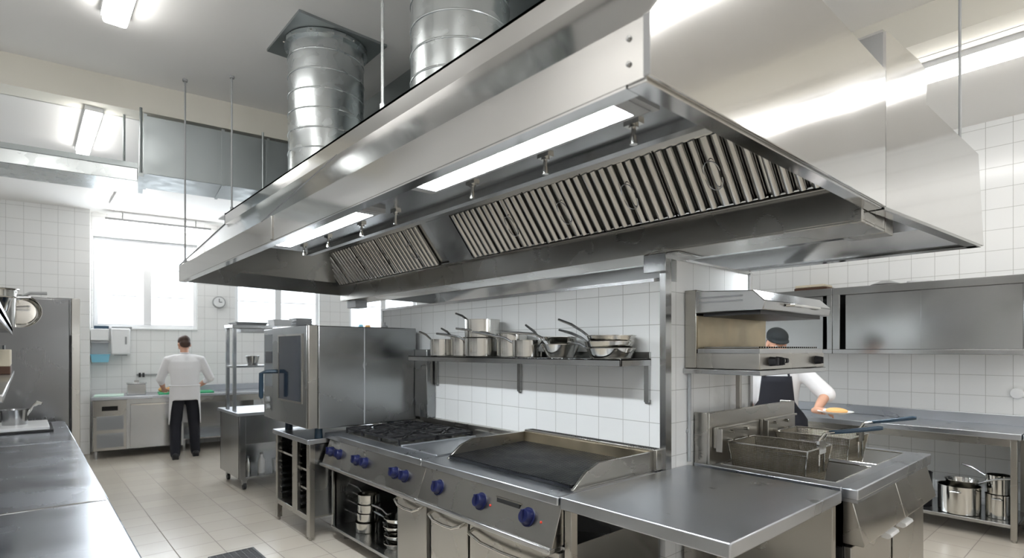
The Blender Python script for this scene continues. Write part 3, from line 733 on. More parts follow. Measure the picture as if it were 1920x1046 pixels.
# ------------------------------------------------------------------ pans
def saucepan(lab, x, y, z, r, h, ang, hl, tilt=.25, flare=1.0, lid=False, mat='polish', group='pans on the island wall shelf', rim=True, kind='saucepan', hz=.86):
    t = thing(kind, lab, 'pan', (x,y,z), group)
    rb = r/flare
    prof = [(0,0),(rb*.93,0),(rb*.99,.006)]
    for q in range(1,6): prof.append((rb+(r-rb)*q/5, .006+(h-.006)*q/5))
    prof += [(r*1.035,h+.001),(r*1.035,h+.004),(r*.985,h+.002)]
    for q in range(4,-1,-1): prof.append(((rb+(r-rb)*q/5)*.975, .006+(h-.006)*q/5))
    prof += [(0,.008)]
    MB().lathe(prof,(x,y,z),40).build('pan_body',mat,t)
    if hl:
        d = Vector((math.cos(ang),math.sin(ang),0)); p = Vector((x,y,z+h*hz))+d*r*.98
        up = Vector((0,0,1)); pts = [p-d*.004, p+d*.03+up*.008, p+d*.08+up*(.03+tilt*.03), p+d*hl*.6+up*(.03+tilt*hl*.6), p+d*hl+up*(.03+tilt*hl)]
        hm = MB(); hm.tube(pts,[.009,.008,.008,.0095,.008],8); hm.cbox(tuple(p+d*.004),.012,.035,.028,ang)
        hm.build('handle','steel',t)
    if lid:
        lm = MB(); lm.lathe([(r*1.03,h+.004),(r*1.03,h+.010),(r*.6,h+.024),(0,h+.03)],(x,y,z),32); lm.build('lid',mat,t)
        MB().tube([(x-.03,y,z+h+.026),(x-.02,y,z+h+.05),(x+.02,y,z+h+.05),(x+.03,y,z+h+.026)],.005,8).build('lid_knob','steel',t)
    return t
PI_ = PI
sh = thing('mounted_shelf', 'long stainless wall shelf on the tiled island wall carrying the row of pans', 'shelf', (-2.95,2.65,1.50))
a = MB(); a.box(-4.21,-1.925,2.505,2.797,1.535,1.545); a.box(-4.21,-1.925,2.505,2.52,1.503,1.545); a.box(-4.21,-1.925,2.78,2.797,1.545,1.585); a.box(-1.935,-1.925,2.505,2.797,1.503,1.545)
a.build('shelf_board','steel',sh,.002)
for x in (-4.185,-3.078,-1.945):
    a = MB(); a.box(x-.016,x+.016,2.775,2.797,1.285,1.535); a.box(x-.012,x+.012,2.53,2.775,1.515,1.535); a.box(x-.02,x+.02,2.79,2.798,1.275,1.30)
    a.build('bracket','steel',sh)
ZS = 1.545
saucepan('leftmost saucepan on the wall shelf, long handle pointing left', -3.83,2.60,ZS,.098,.135,PI*1.02,.22,.28)
saucepan('saucepan half hidden behind the leftmost one on the wall shelf', -3.66,2.685,ZS,.098,.15,PI*.98,.24,.32)
saucepan('wide saucepan at the bottom of the two-pan stack on the wall shelf', -3.33,2.63,ZS,.135,.135,PI*1.11,.30,.12)
saucepan('tall saucepan standing on top of another on the wall shelf, highest of the row', -3.33,2.63,ZS+.142,.135,.135,PI*.985,.24,.25)
saucepan('saucepan just right of the two-pan stack on the wall shelf', -3.02,2.66,ZS,.112,.165,PI*1.16,.34,.12)
saucepan('low saucepan left of the flared pan on the wall shelf', -2.80,2.61,ZS,.105,.115,PI*1.10,.36,.15)
saucepan('flared saute pan in the middle right of the wall shelf', -2.515,2.64,ZS,.13,.085,PI*.97,.25,.5,1.45)
saucepan('small flared pan sitting inside the saute pan on the wall shelf', -2.515,2.64,ZS+.088,.11,.045,PI*1.12,.33,.05,1.3)
saucepan('rightmost frying pan on the wall shelf, lowest of the stack', -2.10,2.64,ZS,.15,.06,PI*1.02,.27,.12,1.2,kind='frying_pan')
saucepan('frying pan second from the bottom of the rightmost stack on the wall shelf', -2.11,2.635,ZS+.045,.15,.055,PI*.99,.28,.22,1.15,kind='frying_pan')
saucepan('bronze-tinted top frying pan of the rightmost stack on the wall shelf', -2.10,2.64,ZS+.085,.145,.05,PI*1.01,.28,.33,1.12,mat='polish',kind='frying_pan')
# pans in the open bay of the range
G2 = 'pans in the open bay of the range'
zb = .115
saucepan('bottom saucepan of the tall stack in the open bay under the range', -4.20,2.12,zb,.098,.075,PI*1.03,.24,.02,group=G2)
saucepan('second saucepan up in the stack in the open bay under the range', -4.20,2.12,zb+.080,.088,.068,PI*1.0,.24,.03,group=G2)
saucepan('third saucepan up in the stack in the open bay under the range', -4.20,2.13,zb+.153,.092,.065,PI*.98,.24,.03,group=G2)
saucepan('saucepan at the top of the tall stack in the open bay under the range', -4.20,2.13,zb+.223,.088,.075,PI*1.02,.22,.04,group=G2)
saucepan('lidded pot standing at the back of the open bay under the range', -3.86,2.50,zb,.12,.30,PI,.0,group=G2,lid=True,kind='stock_pot')
for k,lab in enumerate(('lowest small pan of the short stack by the bay door','second small pan of the short stack by the bay door','third small pan of the short stack by the bay door','top small pan of the short stack by the bay door')):
    saucepan(lab+' under the range', -3.69+.008*(k%2),2.10,zb+k*.062,.10,.045,PI*(1.0+.03*(k-1)),.20 if k>1 else .12,.08,1.25,group=G2,kind='frying_pan')

# ------------------------------------------------------------------ wheeled cabinet with a shelf rack, left of the oven
ct = thing('service_cabinet', 'wheeled stainless cabinet with open lower bay, left of the combi oven', 'cabinet', (-7.0,2.3,0))
CX0, CX1, CY0, CY1 = -7.22, -6.72, 1.82, 2.80
a = MB(); a.box(CX0-.35,CX1+.02,CY0-.02,CY1,.845,.88); a.build('top','top',ct,.004)
a = MB(); a.box(CX0-.3,CX1,CY0,CY0+.02,.13,.845); a.box(CX0-.3,CX1,CY1-.02,CY1,.13,.845); a.box(CX0-.3,CX0-.28,CY0,CY1,.13,.845); a.build('side_panel','steel',ct,.003)
a = MB(); a.box(CX1-.02,CX1,CY0+.02,CY1-.02,.52,.845); a.box(CX0-.28,CX1-.02,CY0+.02,CY1-.02,.52,.535); a.box(CX1-.03,CX1+.002,CY0,CY0+.07,.13,.845); a.build('front_panel','steel',ct,.003)
a = MB(); a.box(CX0-.28,CX1,CY0+.02,CY1-.02,.12,.15); a.build('bottom_shelf','steel',ct,.003)
for x in (CX0-.22,CX1-.06):
    for y in (CY0+.07,CY1-.08):
        w = MB(); w.cyl((x,y-.015,.04),(x,y+.015,.04),.04,None,18); wo = w.build('caster','black',ct); MB().box(x-.02,x+.02,y-.025,y+.025,.055,.13).build('fork','steel',wo)
rk = thing('shelf_rack', 'open two-tier steel shelf rack standing on the wheeled cabinet', 'shelf', (-7.1,2.2,.88))
for x in (-7.27,-6.985):
    for y in (1.84,2.70): MB().box(x-.018,x+.018,y-.018,y+.018,.88,1.85).build('post','steel',rk,.002)
a = MB(); a.box(-7.30,-6.95,1.81,2.74,1.85,1.888); a.build('top_shelf','steel',rk,.003)
a = MB(); a.box(-7.25,-7.0,1.82,2.72,1.385,1.41); a.build('middle_shelf','steel',rk,.003)
a = MB(); a.box(-7.2,-7.02,1.92,2.4,1.80,1.85); a.build('hanging_drawer','steel',rk,.003)
def tray_box(name, lab, cat, c, sx, sy, sz, mat, grp=None, back=False, taper=.9, rz=0):
    m = MB(); t_ = .006
    vs = []
    for (z,k) in ((0,taper),(sz,1.)):
        for (i,j) in ((-1,-1),(1,-1),(1,1),(-1,1)): vs.append((c[0]+i*sx/2*k, c[1]+j*sy/2*k, c[2]+z))
    for (z,k) in ((sz,1.-2*t_/min(sx,sy)),(t_,taper-2*t_/min(sx,sy))):
        for (i,j) in ((-1,-1),(1,-1),(1,1),(-1,1)): vs.append((c[0]+i*sx/2*k, c[1]+j*sy/2*k, c[2]+z))
    fs = [(3,2,1,0)]
    for b in (0,4,8): fs += [(b+i,b+(i+1)%4,b+4+(i+1)%4,b+4+i) for i in range(4)]
    fs.append((12,13,14,15)); m.add(vs,fs)
    R_ = .012
    rimp = [(c[0]+i*(sx/2+.004), c[1]+j*(sy/2+.004), c[2]+sz) for (i,j) in ((-1,-1),(1,-1),(1,1),(-1,1))]
    m.tube(rimp,.005,6,closed=True)
    return solo(m,name,mat,lab,cat,c,grp,back)
tray_box('baking_tray','dark baking tray lying on the rack top, left end','tray',(-7.12,2.03,1.888),.30,.36,.03,'greyp')
tray_box('food_container','white food container on the rack top, middle','container',(-7.12,2.40,1.888),.24,.22,.075,'wplast')
for k,l in enumerate(('lowest','middle','top')):
    tray_box('food_container','grey food container, %s of the stack at the right end of the rack top' % l,'container',(-7.12,2.66,1.888+k*.035),.24,.20,.03,'greyp','grey containers on the rack top',taper=.98)
m = MB(); m.lathe([(0,0),(.055,0),(.075,.11),(.082,.112),(.072,.108),(.052,.006),(0,.006)],(-7.12,2.08,1.41),28); solo(m,'steel_bucket','steel','small steel pot on the middle shelf of the rack','pot',(-7.12,2.08,1.41))
def bottle(lab,x,y,z,r,h,mat='wplast',cap='greyp',grp=None):
    t = thing('bottle',lab,'bottle',(x,y,z),grp); MB().lathe([(0,0),(r,0),(r,h*.62),(r*.45,h*.8),(r*.4,h*.9),(0,h*.9)],(x,y,z),20).build('bottle_body',mat,t); MB().cyl((x,y,z+h*.9),(x,y,z+h),r*.45,None,12).build('cap',cap,t)
bottle('tall pale bottle standing in the open bay of the wheeled cabinet',-6.86,2.10,.15,.04,.24)
bottle('small bright bottle left of the tall one in the cabinet bay',-6.92,1.97,.15,.03,.2,'polish')
saucepan('white pot at the right of the open bay in the wheeled cabinet',-6.88,2.36,.15,.10,.15,0,0,mat='wplast',group=None,lid=True,kind='cooking_pot') if False else None
t = thing('cooking_pot','pale enamel pot at the right of the cabinet bay','pot',(-6.88,2.33,.15)); MB().lathe([(0,0),(.09,0),(.095,.13),(.10,.135),(.09,.13),(.085,.008),(0,.008)],(-6.88,2.33,.15),30).build('pot_body','wplast',t); MB().tube([(-6.80,2.28,.24),(-6.76,2.27,.25),(-6.76,2.33,.25),(-6.80,2.34,.24)],.006,8).build('handle','wplast',t)

# ------------------------------------------------------------------ counter along the far wall (measured along that wall)
rc = thing('refrigerated_counter','stainless refrigerated counter with grilles and one door, under the far left window','counter',(.4,.56,0),back=True)
a = MB(); a.box(.02,.83,.03,1.10,.86,.90); a.build('worktop','top',rc,.004)
a = MB(); a.box(.06,.79,.05,1.09,.12,.86); a.build('body','steel',rc)
a = MB(); a.box(.79,.806,.06,.455,.12,.85); a.build('grille_panel','front',rc,.003)
MB().box(.806,.812,.16,.35,.70,.765).build('control_display','perf',rc)
for (z0,z1) in ((.42,.62),(.16,.37)):
    g = MB(); g.box(.806,.809,.10,.42,z0,z1)
    for k in range(12): z = z0+.01+k*(z1-z0-.02)/12; g.box(.809,.814,.105,.415,z,z+.006)
    g.build('vent_grille','greyp',rc)
d = MB().box(.79,.812,.50,1.06,.13,.78).build('door','steel',rc,.005); MB().box(.812,.82,.51,1.05,.765,.785).build('handle','polish',d)
for x in (.12,.76):
    for y in (.09,1.05): MB().cyl((x,y,0),(x,y,.12),.02,None,12).build('leg','steel',rc)
sc = thing('sink_counter','stainless counter running right from the standing cook to behind the oven','counter',(.4,2.6,0),back=True)
a = MB(); a.box(.02,.83,1.12,4.4,.86,.90); a.box(.02,.05,1.12,4.4,.90,1.0); a.build('worktop','top',sc,.004)
a = MB(); a.box(.06,.75,1.16,1.19,.1,.86); a.box(.06,.75,2.2,2.23,.1,.86); a.box(.06,.09,1.2,4.38,.1,.86); a.box(.06,.75,4.36,4.38,.1,.86); a.box(.06,.75,1.19,4.36,.18,.20); a.build('body','steel',sc)
MB().box(.74,.79,1.16,4.38,.76,.855).build('apron_rail','front',sc)
MB().tube([(.80,2.32,.86),(.83,2.32,.82),(.83,2.32,.70)],.012,8).build('towel_hook','greyp',sc)
for y in (1.2,2.3,3.4,4.34): MB().cyl((.7,y,0),(.7,y,.18),.02,None,12).build('leg','steel',sc)
# things on and above it
solo(MB().box(.28,.72,.86,1.62,.90,.922),'cutting_board','green','green cutting board under the hands of the cook at the far counter','cutting board',(.5,1.24,.90),back=True,bevel=.004)
solo(MB().box(.30,.74,.06,.42,.90,.918),'cutting_board','pgreen','pale green board at the left end of the far counter','cutting board',(.5,.24,.90),back=True,bevel=.004)
t = thing('steel_container','square steel container left of the standing cook on the far counter','container',(.45,.58,.90),back=True)
MB().box(.33,.57,.46,.70,.90,1.07).build('container_body','steel',t,.008); MB().box(.32,.58,.45,.71,1.07,1.085).build('lid','steel',t,.004); MB().box(.42,.48,.55,.61,1.085,1.12).build('lid_knob','steel',t)
t = thing('knife_rack','magnetic rail on the far wall tiles above the steel container','rail',(.01,.72,1.18),back=True)
MB().box(0,.02,.58,.90,1.175,1.20).build('rail','greyp',t); 
for k,(y,l) in enumerate(((.61,.10),(.66,.10))): MB().box(.02,.035,y,y+.03,1.15,1.15+.07).build('knife_handle','black',t)
for k,(y,x,rr,lab) in enumerate(((.93,.42,.055,'left'),(1.04,.48,.06,'middle'),(1.15,.40,.05,'right'))):
    m = MB(); m.ell((x,y,.922+rr*.72),rr,rr*1.2,rr*.75,16,10); solo(m,'bread_roll','food','%s baked roll of three on the green board' % lab,'bread',(x,y,.922),'rolls on the green board',back=True)
t = thing('paper_towel_dispenser','white wall dispenser with a small dark window over the far counter','dispenser',(.08,.37,1.52),back=True)
MB().box(0,.17,.25,.50,1.52,1.93).build('case','wplast',t,.02); MB().box(.17,.174,.43,.455,1.68,1.80).build('level_window','greyp',t); MB().box(.03,.15,.29,.46,1.50,1.52).build('outlet','greyp',t)
t = thing('glove_holder','white box shelf on the far wall, leftmost, holding a blue tray','holder',(.08,.1,1.5),back=True)
MB().box(0,.16,-.005,.22,1.74,1.92).build('box','wplast',t,.008); MB().box(0,.15,-.005,.22,1.70,1.735).build('shelf','greyp',t); MB().box(0,.01,.0,.21,1.5,1.70).build('back_plate','wplast',t)
tray_box('blue_tray','light blue plastic tray hung under the white box on the far wall','tray',(.085,.115,1.40),.15,.24,.12,'cyan',back=True,taper=.85)
solo(MB().box(-.03,.05,.03,.22,1.922,1.972),'folded_cloth','navy','dark folded cloth on the far window sill, leftmost','cloth',(.0,.12,1.922),back=True,bevel=.008)
solo(MB().box(-.02,.12,.26,.52,1.932,1.962),'tray_lid','greyp','grey lid lying on top of the white wall dispenser','lid',(.05,.39,1.932),back=True,bevel=.006)
t = thing('round_clock','pale round wall clock between the two far windows','clock',(.0,1.77,2.42),back=True)
m = MB(); m.tube([(0,1.77,2.42),(.04,1.77,2.42)],[.105,.10],32); m.build('case','greyp',t); MB().tube([(.036,1.77,2.42),(.043,1.77,2.42)],[.085,.085],32).build('dial','wplast',t)
MB().box(.043,.046,1.765,1.775,2.42,2.48).build('hand','black',t); MB().box(.043,.046,1.77,1.815,2.415,2.425).build('hand','black',t)
sill = 1.95
for k,(v,r,h,mat,lab,nm) in enumerate(((3.05,.07,.05,'greyp','grey flat tin on the middle far window sill, left end','tin'),(3.28,.05,.045,'wplast','low white tub on the middle far window sill','tub'),
        (4.16,.045,.10,'greyp','grey can on the right far window sill','can'),(4.30,.05,.15,'cyan','pale blue can on the right far window sill','can'),(4.44,.055,.14,'food','tan jar on the right far window sill','jar'),(4.62,.06,.10,'orange','orange bowl of produce on the right far window sill','bowl'),(4.75,.05,.09,'orange','small orange tub at the right end of the far sill','tub'))):
    m = MB(); m.lathe([(0,0),(r*.9,0),(r,h*.15),(r,h*.9),(r*.8,h),(0,h)],(-.02,v,sill),20); solo(m,nm,mat,lab,nm,(-.02,v,sill),back=True)

# ------------------------------------------------------------------ tall fridge and the left counter
fg = thing('upright_fridge','tall dark stainless fridge at the far end of the left counter','fridge',(-7.6,-.3,0))
a = MB(); a.box(-8.0,-7.19,-1.1,.43,.10,2.12); a.build('body','fridge',fg,.006)
MB().box(-7.19,-7.15,-.36,.345,.14,2.10).build('door','fridge',fg,.006)
MB().box(-7.19,-7.155,.36,.43,.12,2.115).build('side_strip','front',fg,.004)
MB().box(-7.165,-7.148,.345,.36,.14,1.74).build('grip_channel','black',fg)
MB().box(-7.19,-7.15,-1.1,-.37,.14,2.10).build('door','fridge',fg,.006)
for x in (-7.9,-7.25):
    for y in (-1.0,.35): MB().cyl((x,y,0),(x,y,.1),.025,None,12).build('leg','steel',fg)
segs = [(-7.0,-5.40,'far third of the left steel counter, next to the fridge'),(-5.40,-3.19,'middle stretch of the left steel counter, between its two joints'),(-3.19,-1.0,'near end of the left steel counter, cut by the bottom left corner')]
for (x0,x1,lab) in segs:
    t = thing('prep_counter',lab,'counter',((x0+x1)/2,-.3,0),'left counter units')
    a = MB(); a.box(x0+.003,x1-.003,-.95,.30,.855,.90); a.build('worktop','counter',t,.008)
    a = MB(); a.box(x0+.01,x1-.01,-.9,.24,.10,.855); a.build('cabinet','steel',t)
    for k in range(2):
        w = (x1-x0)/2; d = MB().box(x0+w*k+.02,x0+w*(k+1)-.02,.24,.26,.13,.84).build('door','steel',t,.004); MB().tube([(x0+w*k+.1,.26,.78),(x0+w*k+.1,.29,.78),(x0+w*(k+1)-.1,.29,.78),(x0+w*(k+1)-.1,.26,.78)],.007,8).build('handle','polish',d)
    for x in (x0+.1,x1-.1):
        for y in (-.8,.18): MB().cyl((x,y,0),(x,y,.1),.022,None,12).build('leg','steel',t)
MB().box(-3.198,-3.184,-.95,.288,.899,.9025).build('joint_cover','polish',t)
t = thing('over_shelf','two-tier steel shelf over the left counter, cut by the left edge','shelf',(-4.3,-.3,.90))
SHE = -5.15
a = MB(); a.box(SHE,-2.4,-.62,-.06,1.715,1.745); a.box(SHE,-2.4,-.07,-.06,1.70,1.76); a.build('upper_shelf','steel',t,.003)
a = MB(); a.box(SHE,-2.4,-.62,-.05,1.43,1.455); a.build('lower_shelf','steel',t,.003)
for x in (SHE+.04,-3.6,-2.44): MB().box(x-.018,x+.018,-.56,-.524,.90,1.745).build('post','steel',t)
# things on it and on the counter
t = thing('mixing_bowl','shiny steel bowl upright on the upper left shelf','bowl',(-4.55,-.20,1.745))
m = MB(); m.lathe([(0,0),(.06,0),(.13,.09),(.15,.17),(.158,.172),(.148,.165),(.125,.09),(.055,.008),(0,.008)],(-4.55,-.20,1.745),36); m.build('bowl_body','polish',t)
t = thing('stock_pot','steel pot standing behind the bowl on the upper left shelf','pot',(-4.9,-.14,1.745))
m = MB(); m.lathe([(0,0),(.10,0),(.105,.24),(.118,.245),(.118,.25),(.10,.245),(.095,.01),(0,.01)],(-4.9,-.14,1.745),36); m.build('pot_body','polish',t)
MB().tube([(-4.93,-.04,1.94),(-4.94,.03,1.945),(-4.87,.03,1.945),(-4.88,-.04,1.94)],.006,8).build('handle','steel',t)
t = thing('frying_pan','pan standing on edge at the end of the upper left shelf, handle outward','pan',(-5.08,-.03,1.745))
m = MB(); m.lathe([(0,0),(.085,0),(.11,.03),(.115,.032),(.108,.03),(.083,.006),(0,.006)],(0,0,0),32)
m.xf(Matrix.Translation((-5.05,-.02,1.855)) @ Matrix.Rotation(math.radians(80),4,'Y')); m.build('pan_body','polish',t)
MB().tube([(-5.04,-.02,1.955),(-5.04,.03,1.985),(-5.04,.12,1.99)],[.009,.01,.011],8).build('handle','greyp',t)
t = thing('food_box','beige box with dark contents on the lower left shelf','box',(-4.6,-.19,1.455))
MB().box(-4.85,-4.40,-.34,-.06,1.455,1.50).build('dark_base','brown',t,.004); MB().box(-4.85,-4.40,-.34,-.06,1.50,1.60).build('box_body','beige',t,.006)
for y in (-.28,-.13): MB().cyl((-4.62,y,1.60),(-4.62,y,1.625),.045,None,18).build('lid','steel',t)
for z in (1.62,1.56,1.51): MB().cyl((-4.95,-.05,z),(-4.95,.0,z),.02,None,12).build('knob','black',t) if False else None
t = thing('cutting_tray','thick pale slab tray lying on the far end of the left counter','tray',(-6.45,.0,.90))
MB().box(-6.80,-6.15,-.32,.19,.902,.915).build('tray_base','black',t); MB().box(-6.76,-6.17,-.31,.165,.915,.945).build('slab','wplast',t,.006)
t = thing('metal_container','steel bain-marie container on the pale slab tray','container',(-6.5,-.04,.945))
m = MB(); m.lathe([(0,0),(.085,0),(.095,.13),(.105,.132),(.092,.128),(.08,.006),(0,.006)],(-6.5,-.06,.945),28); m.build('container_body','steel',t)
MB().tube([(-6.48,-.02,.96),(-6.46,.06,1.10),(-6.45,.09,1.13),(-6.44,.12,1.12)],[.01,.012,.02,.012],8).build('ladle','polish',t)

# ------------------------------------------------------------------ right wall: counter, cupboards and pans
CYF, CYB = 6.10, 6.78
rcn = thing('splashback_counter','long stainless counter with splashback along the right tiled wall','counter',(-2.2,6.45,0))
RX0, RX1 = -4.3, -.645
a = MB(); a.box(RX0,RX1,CYF,CYB,.855,.905); a.box(RX0,RX1,CYB-.012,CYB+.012,.905,1.0); a.build('worktop','top',rcn,.005)
a = MB(); a.box(RX0,RX1-.03,CYF+.03,CYF+.05,.79,.855); a.build('apron_rail','front',rcn)
for x in (RX0+.05,-2.5,-.695):
    for y in (CYF+.05,CYB-.06): 
        a = MB(); a.box(x-.022,x+.022,y-.022,y+.022,0.02,.855); a.cyl((x,y,0),(x,y,.02),.018,None,12); a.build('leg','front',rcn,.003)
a = MB(); a.box(RX0+.03,RX1-.03,CYF+.03,CYB-.03,.115,.145); a.build('undershelf','steel',rcn,.003)
r2 = thing('splashback_counter','second counter at the right frame edge, beyond the long one','counter',(.2,6.45,0))
a = MB(); a.box(-.635,1.3,CYF,CYB,.855,.905); a.build('worktop','top',r2,.005); a = MB(); a.box(-.60,1.25,CYF+.05,CYB,.10,.855); a.build('cabinet','oven',r2)
for x in (-.55,1.2): MB().cyl((x,6.2,0),(x,6.2,.1),.02,None,12).build('leg','steel',r2); MB().cyl((x,6.7,0),(x,6.7,.1),.02,None,12).build('leg','steel',r2)
def cupboard(lab, x0, x1, split, swap):
    t = thing('hanging_cupboard',lab,'cupboard',((x0+x1)/2,6.62,1.555),'steel wall cupboards')
    y0 = 6.45; a = MB()
    a.box(x0,x1,y0,6.79,2.175,2.25); a.box(x0,x1,y0,6.79,1.555,1.60); a.box(x0,x0+.07,y0,6.79,1.60,2.175); a.box(x1-.05,x1,y0,6.79,1.60,2.175); a.box(x0+.07,x1-.05,6.77,6.79,1.60,2.175); a.box(x0+.07,x1-.05,y0+.06,6.77,1.60,1.605)
    a.build('case','steel',t,.003)
    ya, yb = (y0+.03,y0+.012) if not swap else (y0+.012,y0+.03)
    MB().box(x0+.115 if not swap else x0+.072,split+.02,ya,ya+.014,1.602,2.172).build('sliding_door','steel',t,.002)
    MB().box(split-.02,x1-.052 if not swap else x1-.10,yb,yb+.014,1.602,2.172).build('sliding_door','steel',t,.002)
    return t
cupboard('steel wall cupboard at right with two sliding doors, over the long counter',-2.17,-.62,-1.38,False)
cupboard('steel wall cupboard behind the cook in the dark cap',-4.1,-2.175,-3.1,True)
for k,(x,lx_,w) in enumerate(((-2.40,.34,'lowest'),(-2.41,.30,'upper'))):
    solo(MB().box(x-lx_/2,x+lx_/2,6.47,6.72,2.25+.03*k,2.278+.03*k),'folded_cloth','brown' if k==0 else 'beige','%s of two folded cloths on the left wall cupboard' % w,'cloth',(x,6.6,2.25+.03*k),'folded cloths on the cupboard',bevel=.008)
m = MB(); m.lathe([(0,0),(.12,0),(.13,.012),(.05,.045),(0,.05)],(-1.72,6.58,2.25),28); solo(m,'pan_lid','steel','round steel lid lying on top of the right wall cupboard','lid',(-1.72,6.58,2.25))
m = MB(); m.lathe([(0,0),(.09,0),(.10,.02),(.0,.03)],(-1.44,6.58,2.25),28); solo(m,'plate','wplast','small pale dish right of the lid on the wall cupboard','dish',(-1.44,6.58,2.25))
G3 = 'pans under the right wall counter'
p1 = saucepan('wide steel pot left on the shelf under the right wall counter',-1.08,6.30,.145,.155,.24,PI*1.2,0,group=G3,kind='stock_pot')
p2 = saucepan('pan lying inside the wide pot under the right wall counter, handle to the right',-1.07,6.33,.36,.12,.07,-PI*.12,.26,.25,1.2,group=G3)
p3 = saucepan('tall narrow pot right on the shelf under the right wall counter',-.815,6.34,.145,.095,.20,PI,0,group=G3,kind='stock_pot')
p4 = saucepan('pot stacked on the tall narrow pot under the right wall counter',-.815,6.34,.350,.085,.16,PI*.9,.2,.2,group=G3)
p5 = saucepan('dark pan at the far left on the shelf under the right wall counter',-1.42,6.36,.145,.13,.30,PI,0,group=G3,kind='stock_pot',mat='iron')
for p in (p1,p3): 
    c = p.location; r_ = .155 if p is p1 else .095; zz = c.z+ (.2 if p is p1 else .17)
    MB().tube([(c.x-.035,c.y-r_*.98,zz),(c.x-.03,c.y-r_-.03,zz+.005),(c.x+.03,c.y-r_-.03,zz+.005),(c.x+.035,c.y-r_*.98,zz)],.006,8).build('loop_handle','steel',p)
m = MB(); m.tube([(-.75,6.775,1.20),(-.75,6.79,1.20)],[.045,.05],24); m.cyl((-.75,6.772,1.20),(-.75,6.776,1.20),.025,None,20)
solo(m,'power_socket','wplast','small white socket on the right wall tiles above the counter','socket',(-.75,6.79,1.20))

# floor drain
fd = thing('drain_grate','black slotted floor drain grate at the bottom edge','drain',(-4.5,1.23,0))
a = MB(); a.box(-4.74,-4.30,1.06,1.075,0,.006); a.box(-4.74,-4.30,1.375,1.39,0,.006); a.box(-4.74,-4.725,1.075,1.375,0,.006); a.box(-4.315,-4.30,1.075,1.375,0,.006); a.build('frame','iron',fd)
a = MB()
for k in range(18): a.box(-4.715+k*.0225,-4.706+k*.0225,1.075,1.375,.001,.006)
for k in range(6): a.box(-4.725,-4.315,1.11+k*.045,1.116+k*.045,.001,.005)
a.build('grate','darkp',fd); MB().box(-4.725,-4.315,1.075,1.375,.0003,.0012).build('drain_pan','perf',fd)

# ------------------------------------------------------------------ people
def rotm(a): return Matrix.Rotation(a,4,'Z')
def hand(m, w, d, up, side, curl=.5, k=1.):
    """w wrist, d finger direction, up back of hand, side thumb direction"""
    w, d, up, side = Vector(w), Vector(d).normalized(), Vector(up).normalized(), Vector(side).normalized()
    m.limb([w-d*.02, w+d*.03, w+d*.075], [.024,.030,.030], 12)
    m.limb([w+d*.03+side*.018, w+d*.085+side*.022], [.018,.016], 10); m.limb([w+d*.03-side*.018, w+d*.08-side*.024], [.018,.015], 10)
    for q,(o,L) in enumerate(((.031,.072),(.011,.082),(-.010,.076),(-.030,.060))):
        b = w+d*.088+side*o; c1 = curl*(.6+.1*q)
        e1 = b+(d*math.cos(c1*.5)-up*math.sin(c1*.5))*L*.42
        e2 = e1+(d*math.cos(c1*1.2)-up*math.sin(c1*1.2))*L*.32
        e3 = e2+(d*math.cos(c1*1.8)-up*math.sin(c1*1.8))*L*.26
        m.limb([b-d*.012,e1,e2,e3],[.0098,.0092,.0085,.0075],8)
    b = w+d*.03+side*.03
    m.limb([b-side*.012,b+side*.022+d*.03-up*.008,b+side*.030+d*.062-up*.018],[.014,.0115,.009],8)
def head(m, c, face, tilt):
    """skull, jaw, nose, ears, brow and lips turned to direction 'face' and nodded by tilt"""
    R = Matrix.Translation(c) @ Matrix.Rotation(math.atan2(face[1],face[0])-PI/2,4,'Z') @ Matrix.Rotation(-tilt,4,'X')
    h = MB()
    h.ell((0,-.008,.035),.077,.097,.092,24,18); h.ell((0,.022,-.035),.063,.076,.085,22,16)
    h.ell((0,.055,-.092),.034,.032,.026,16,10)                       # chin
    h.limb([(0,.088,.018),(0,.108,-.022)],[.010,.0155],10)            # nose
    h.ell((0,.094,-.061),.024,.012,.0075,14,8); h.ell((0,.091,-.072),.021,.012,.008,14,8)
    for s in (-1,1):
        h.ell((s*.078,-.004,-.010),.012,.022,.033,12,10); h.ell((s*.030,.082,.035),.028,.013,.009,12,8); h.ell((s*.044,.066,-.022),.024,.02,.026,12,8)
    h.xf(R); o = len(m.v); m.v += h.v
    for f,s in zip(h.f,h.sm): m.f.append([i+o for i in f]); m.sm.append(s)
    return R
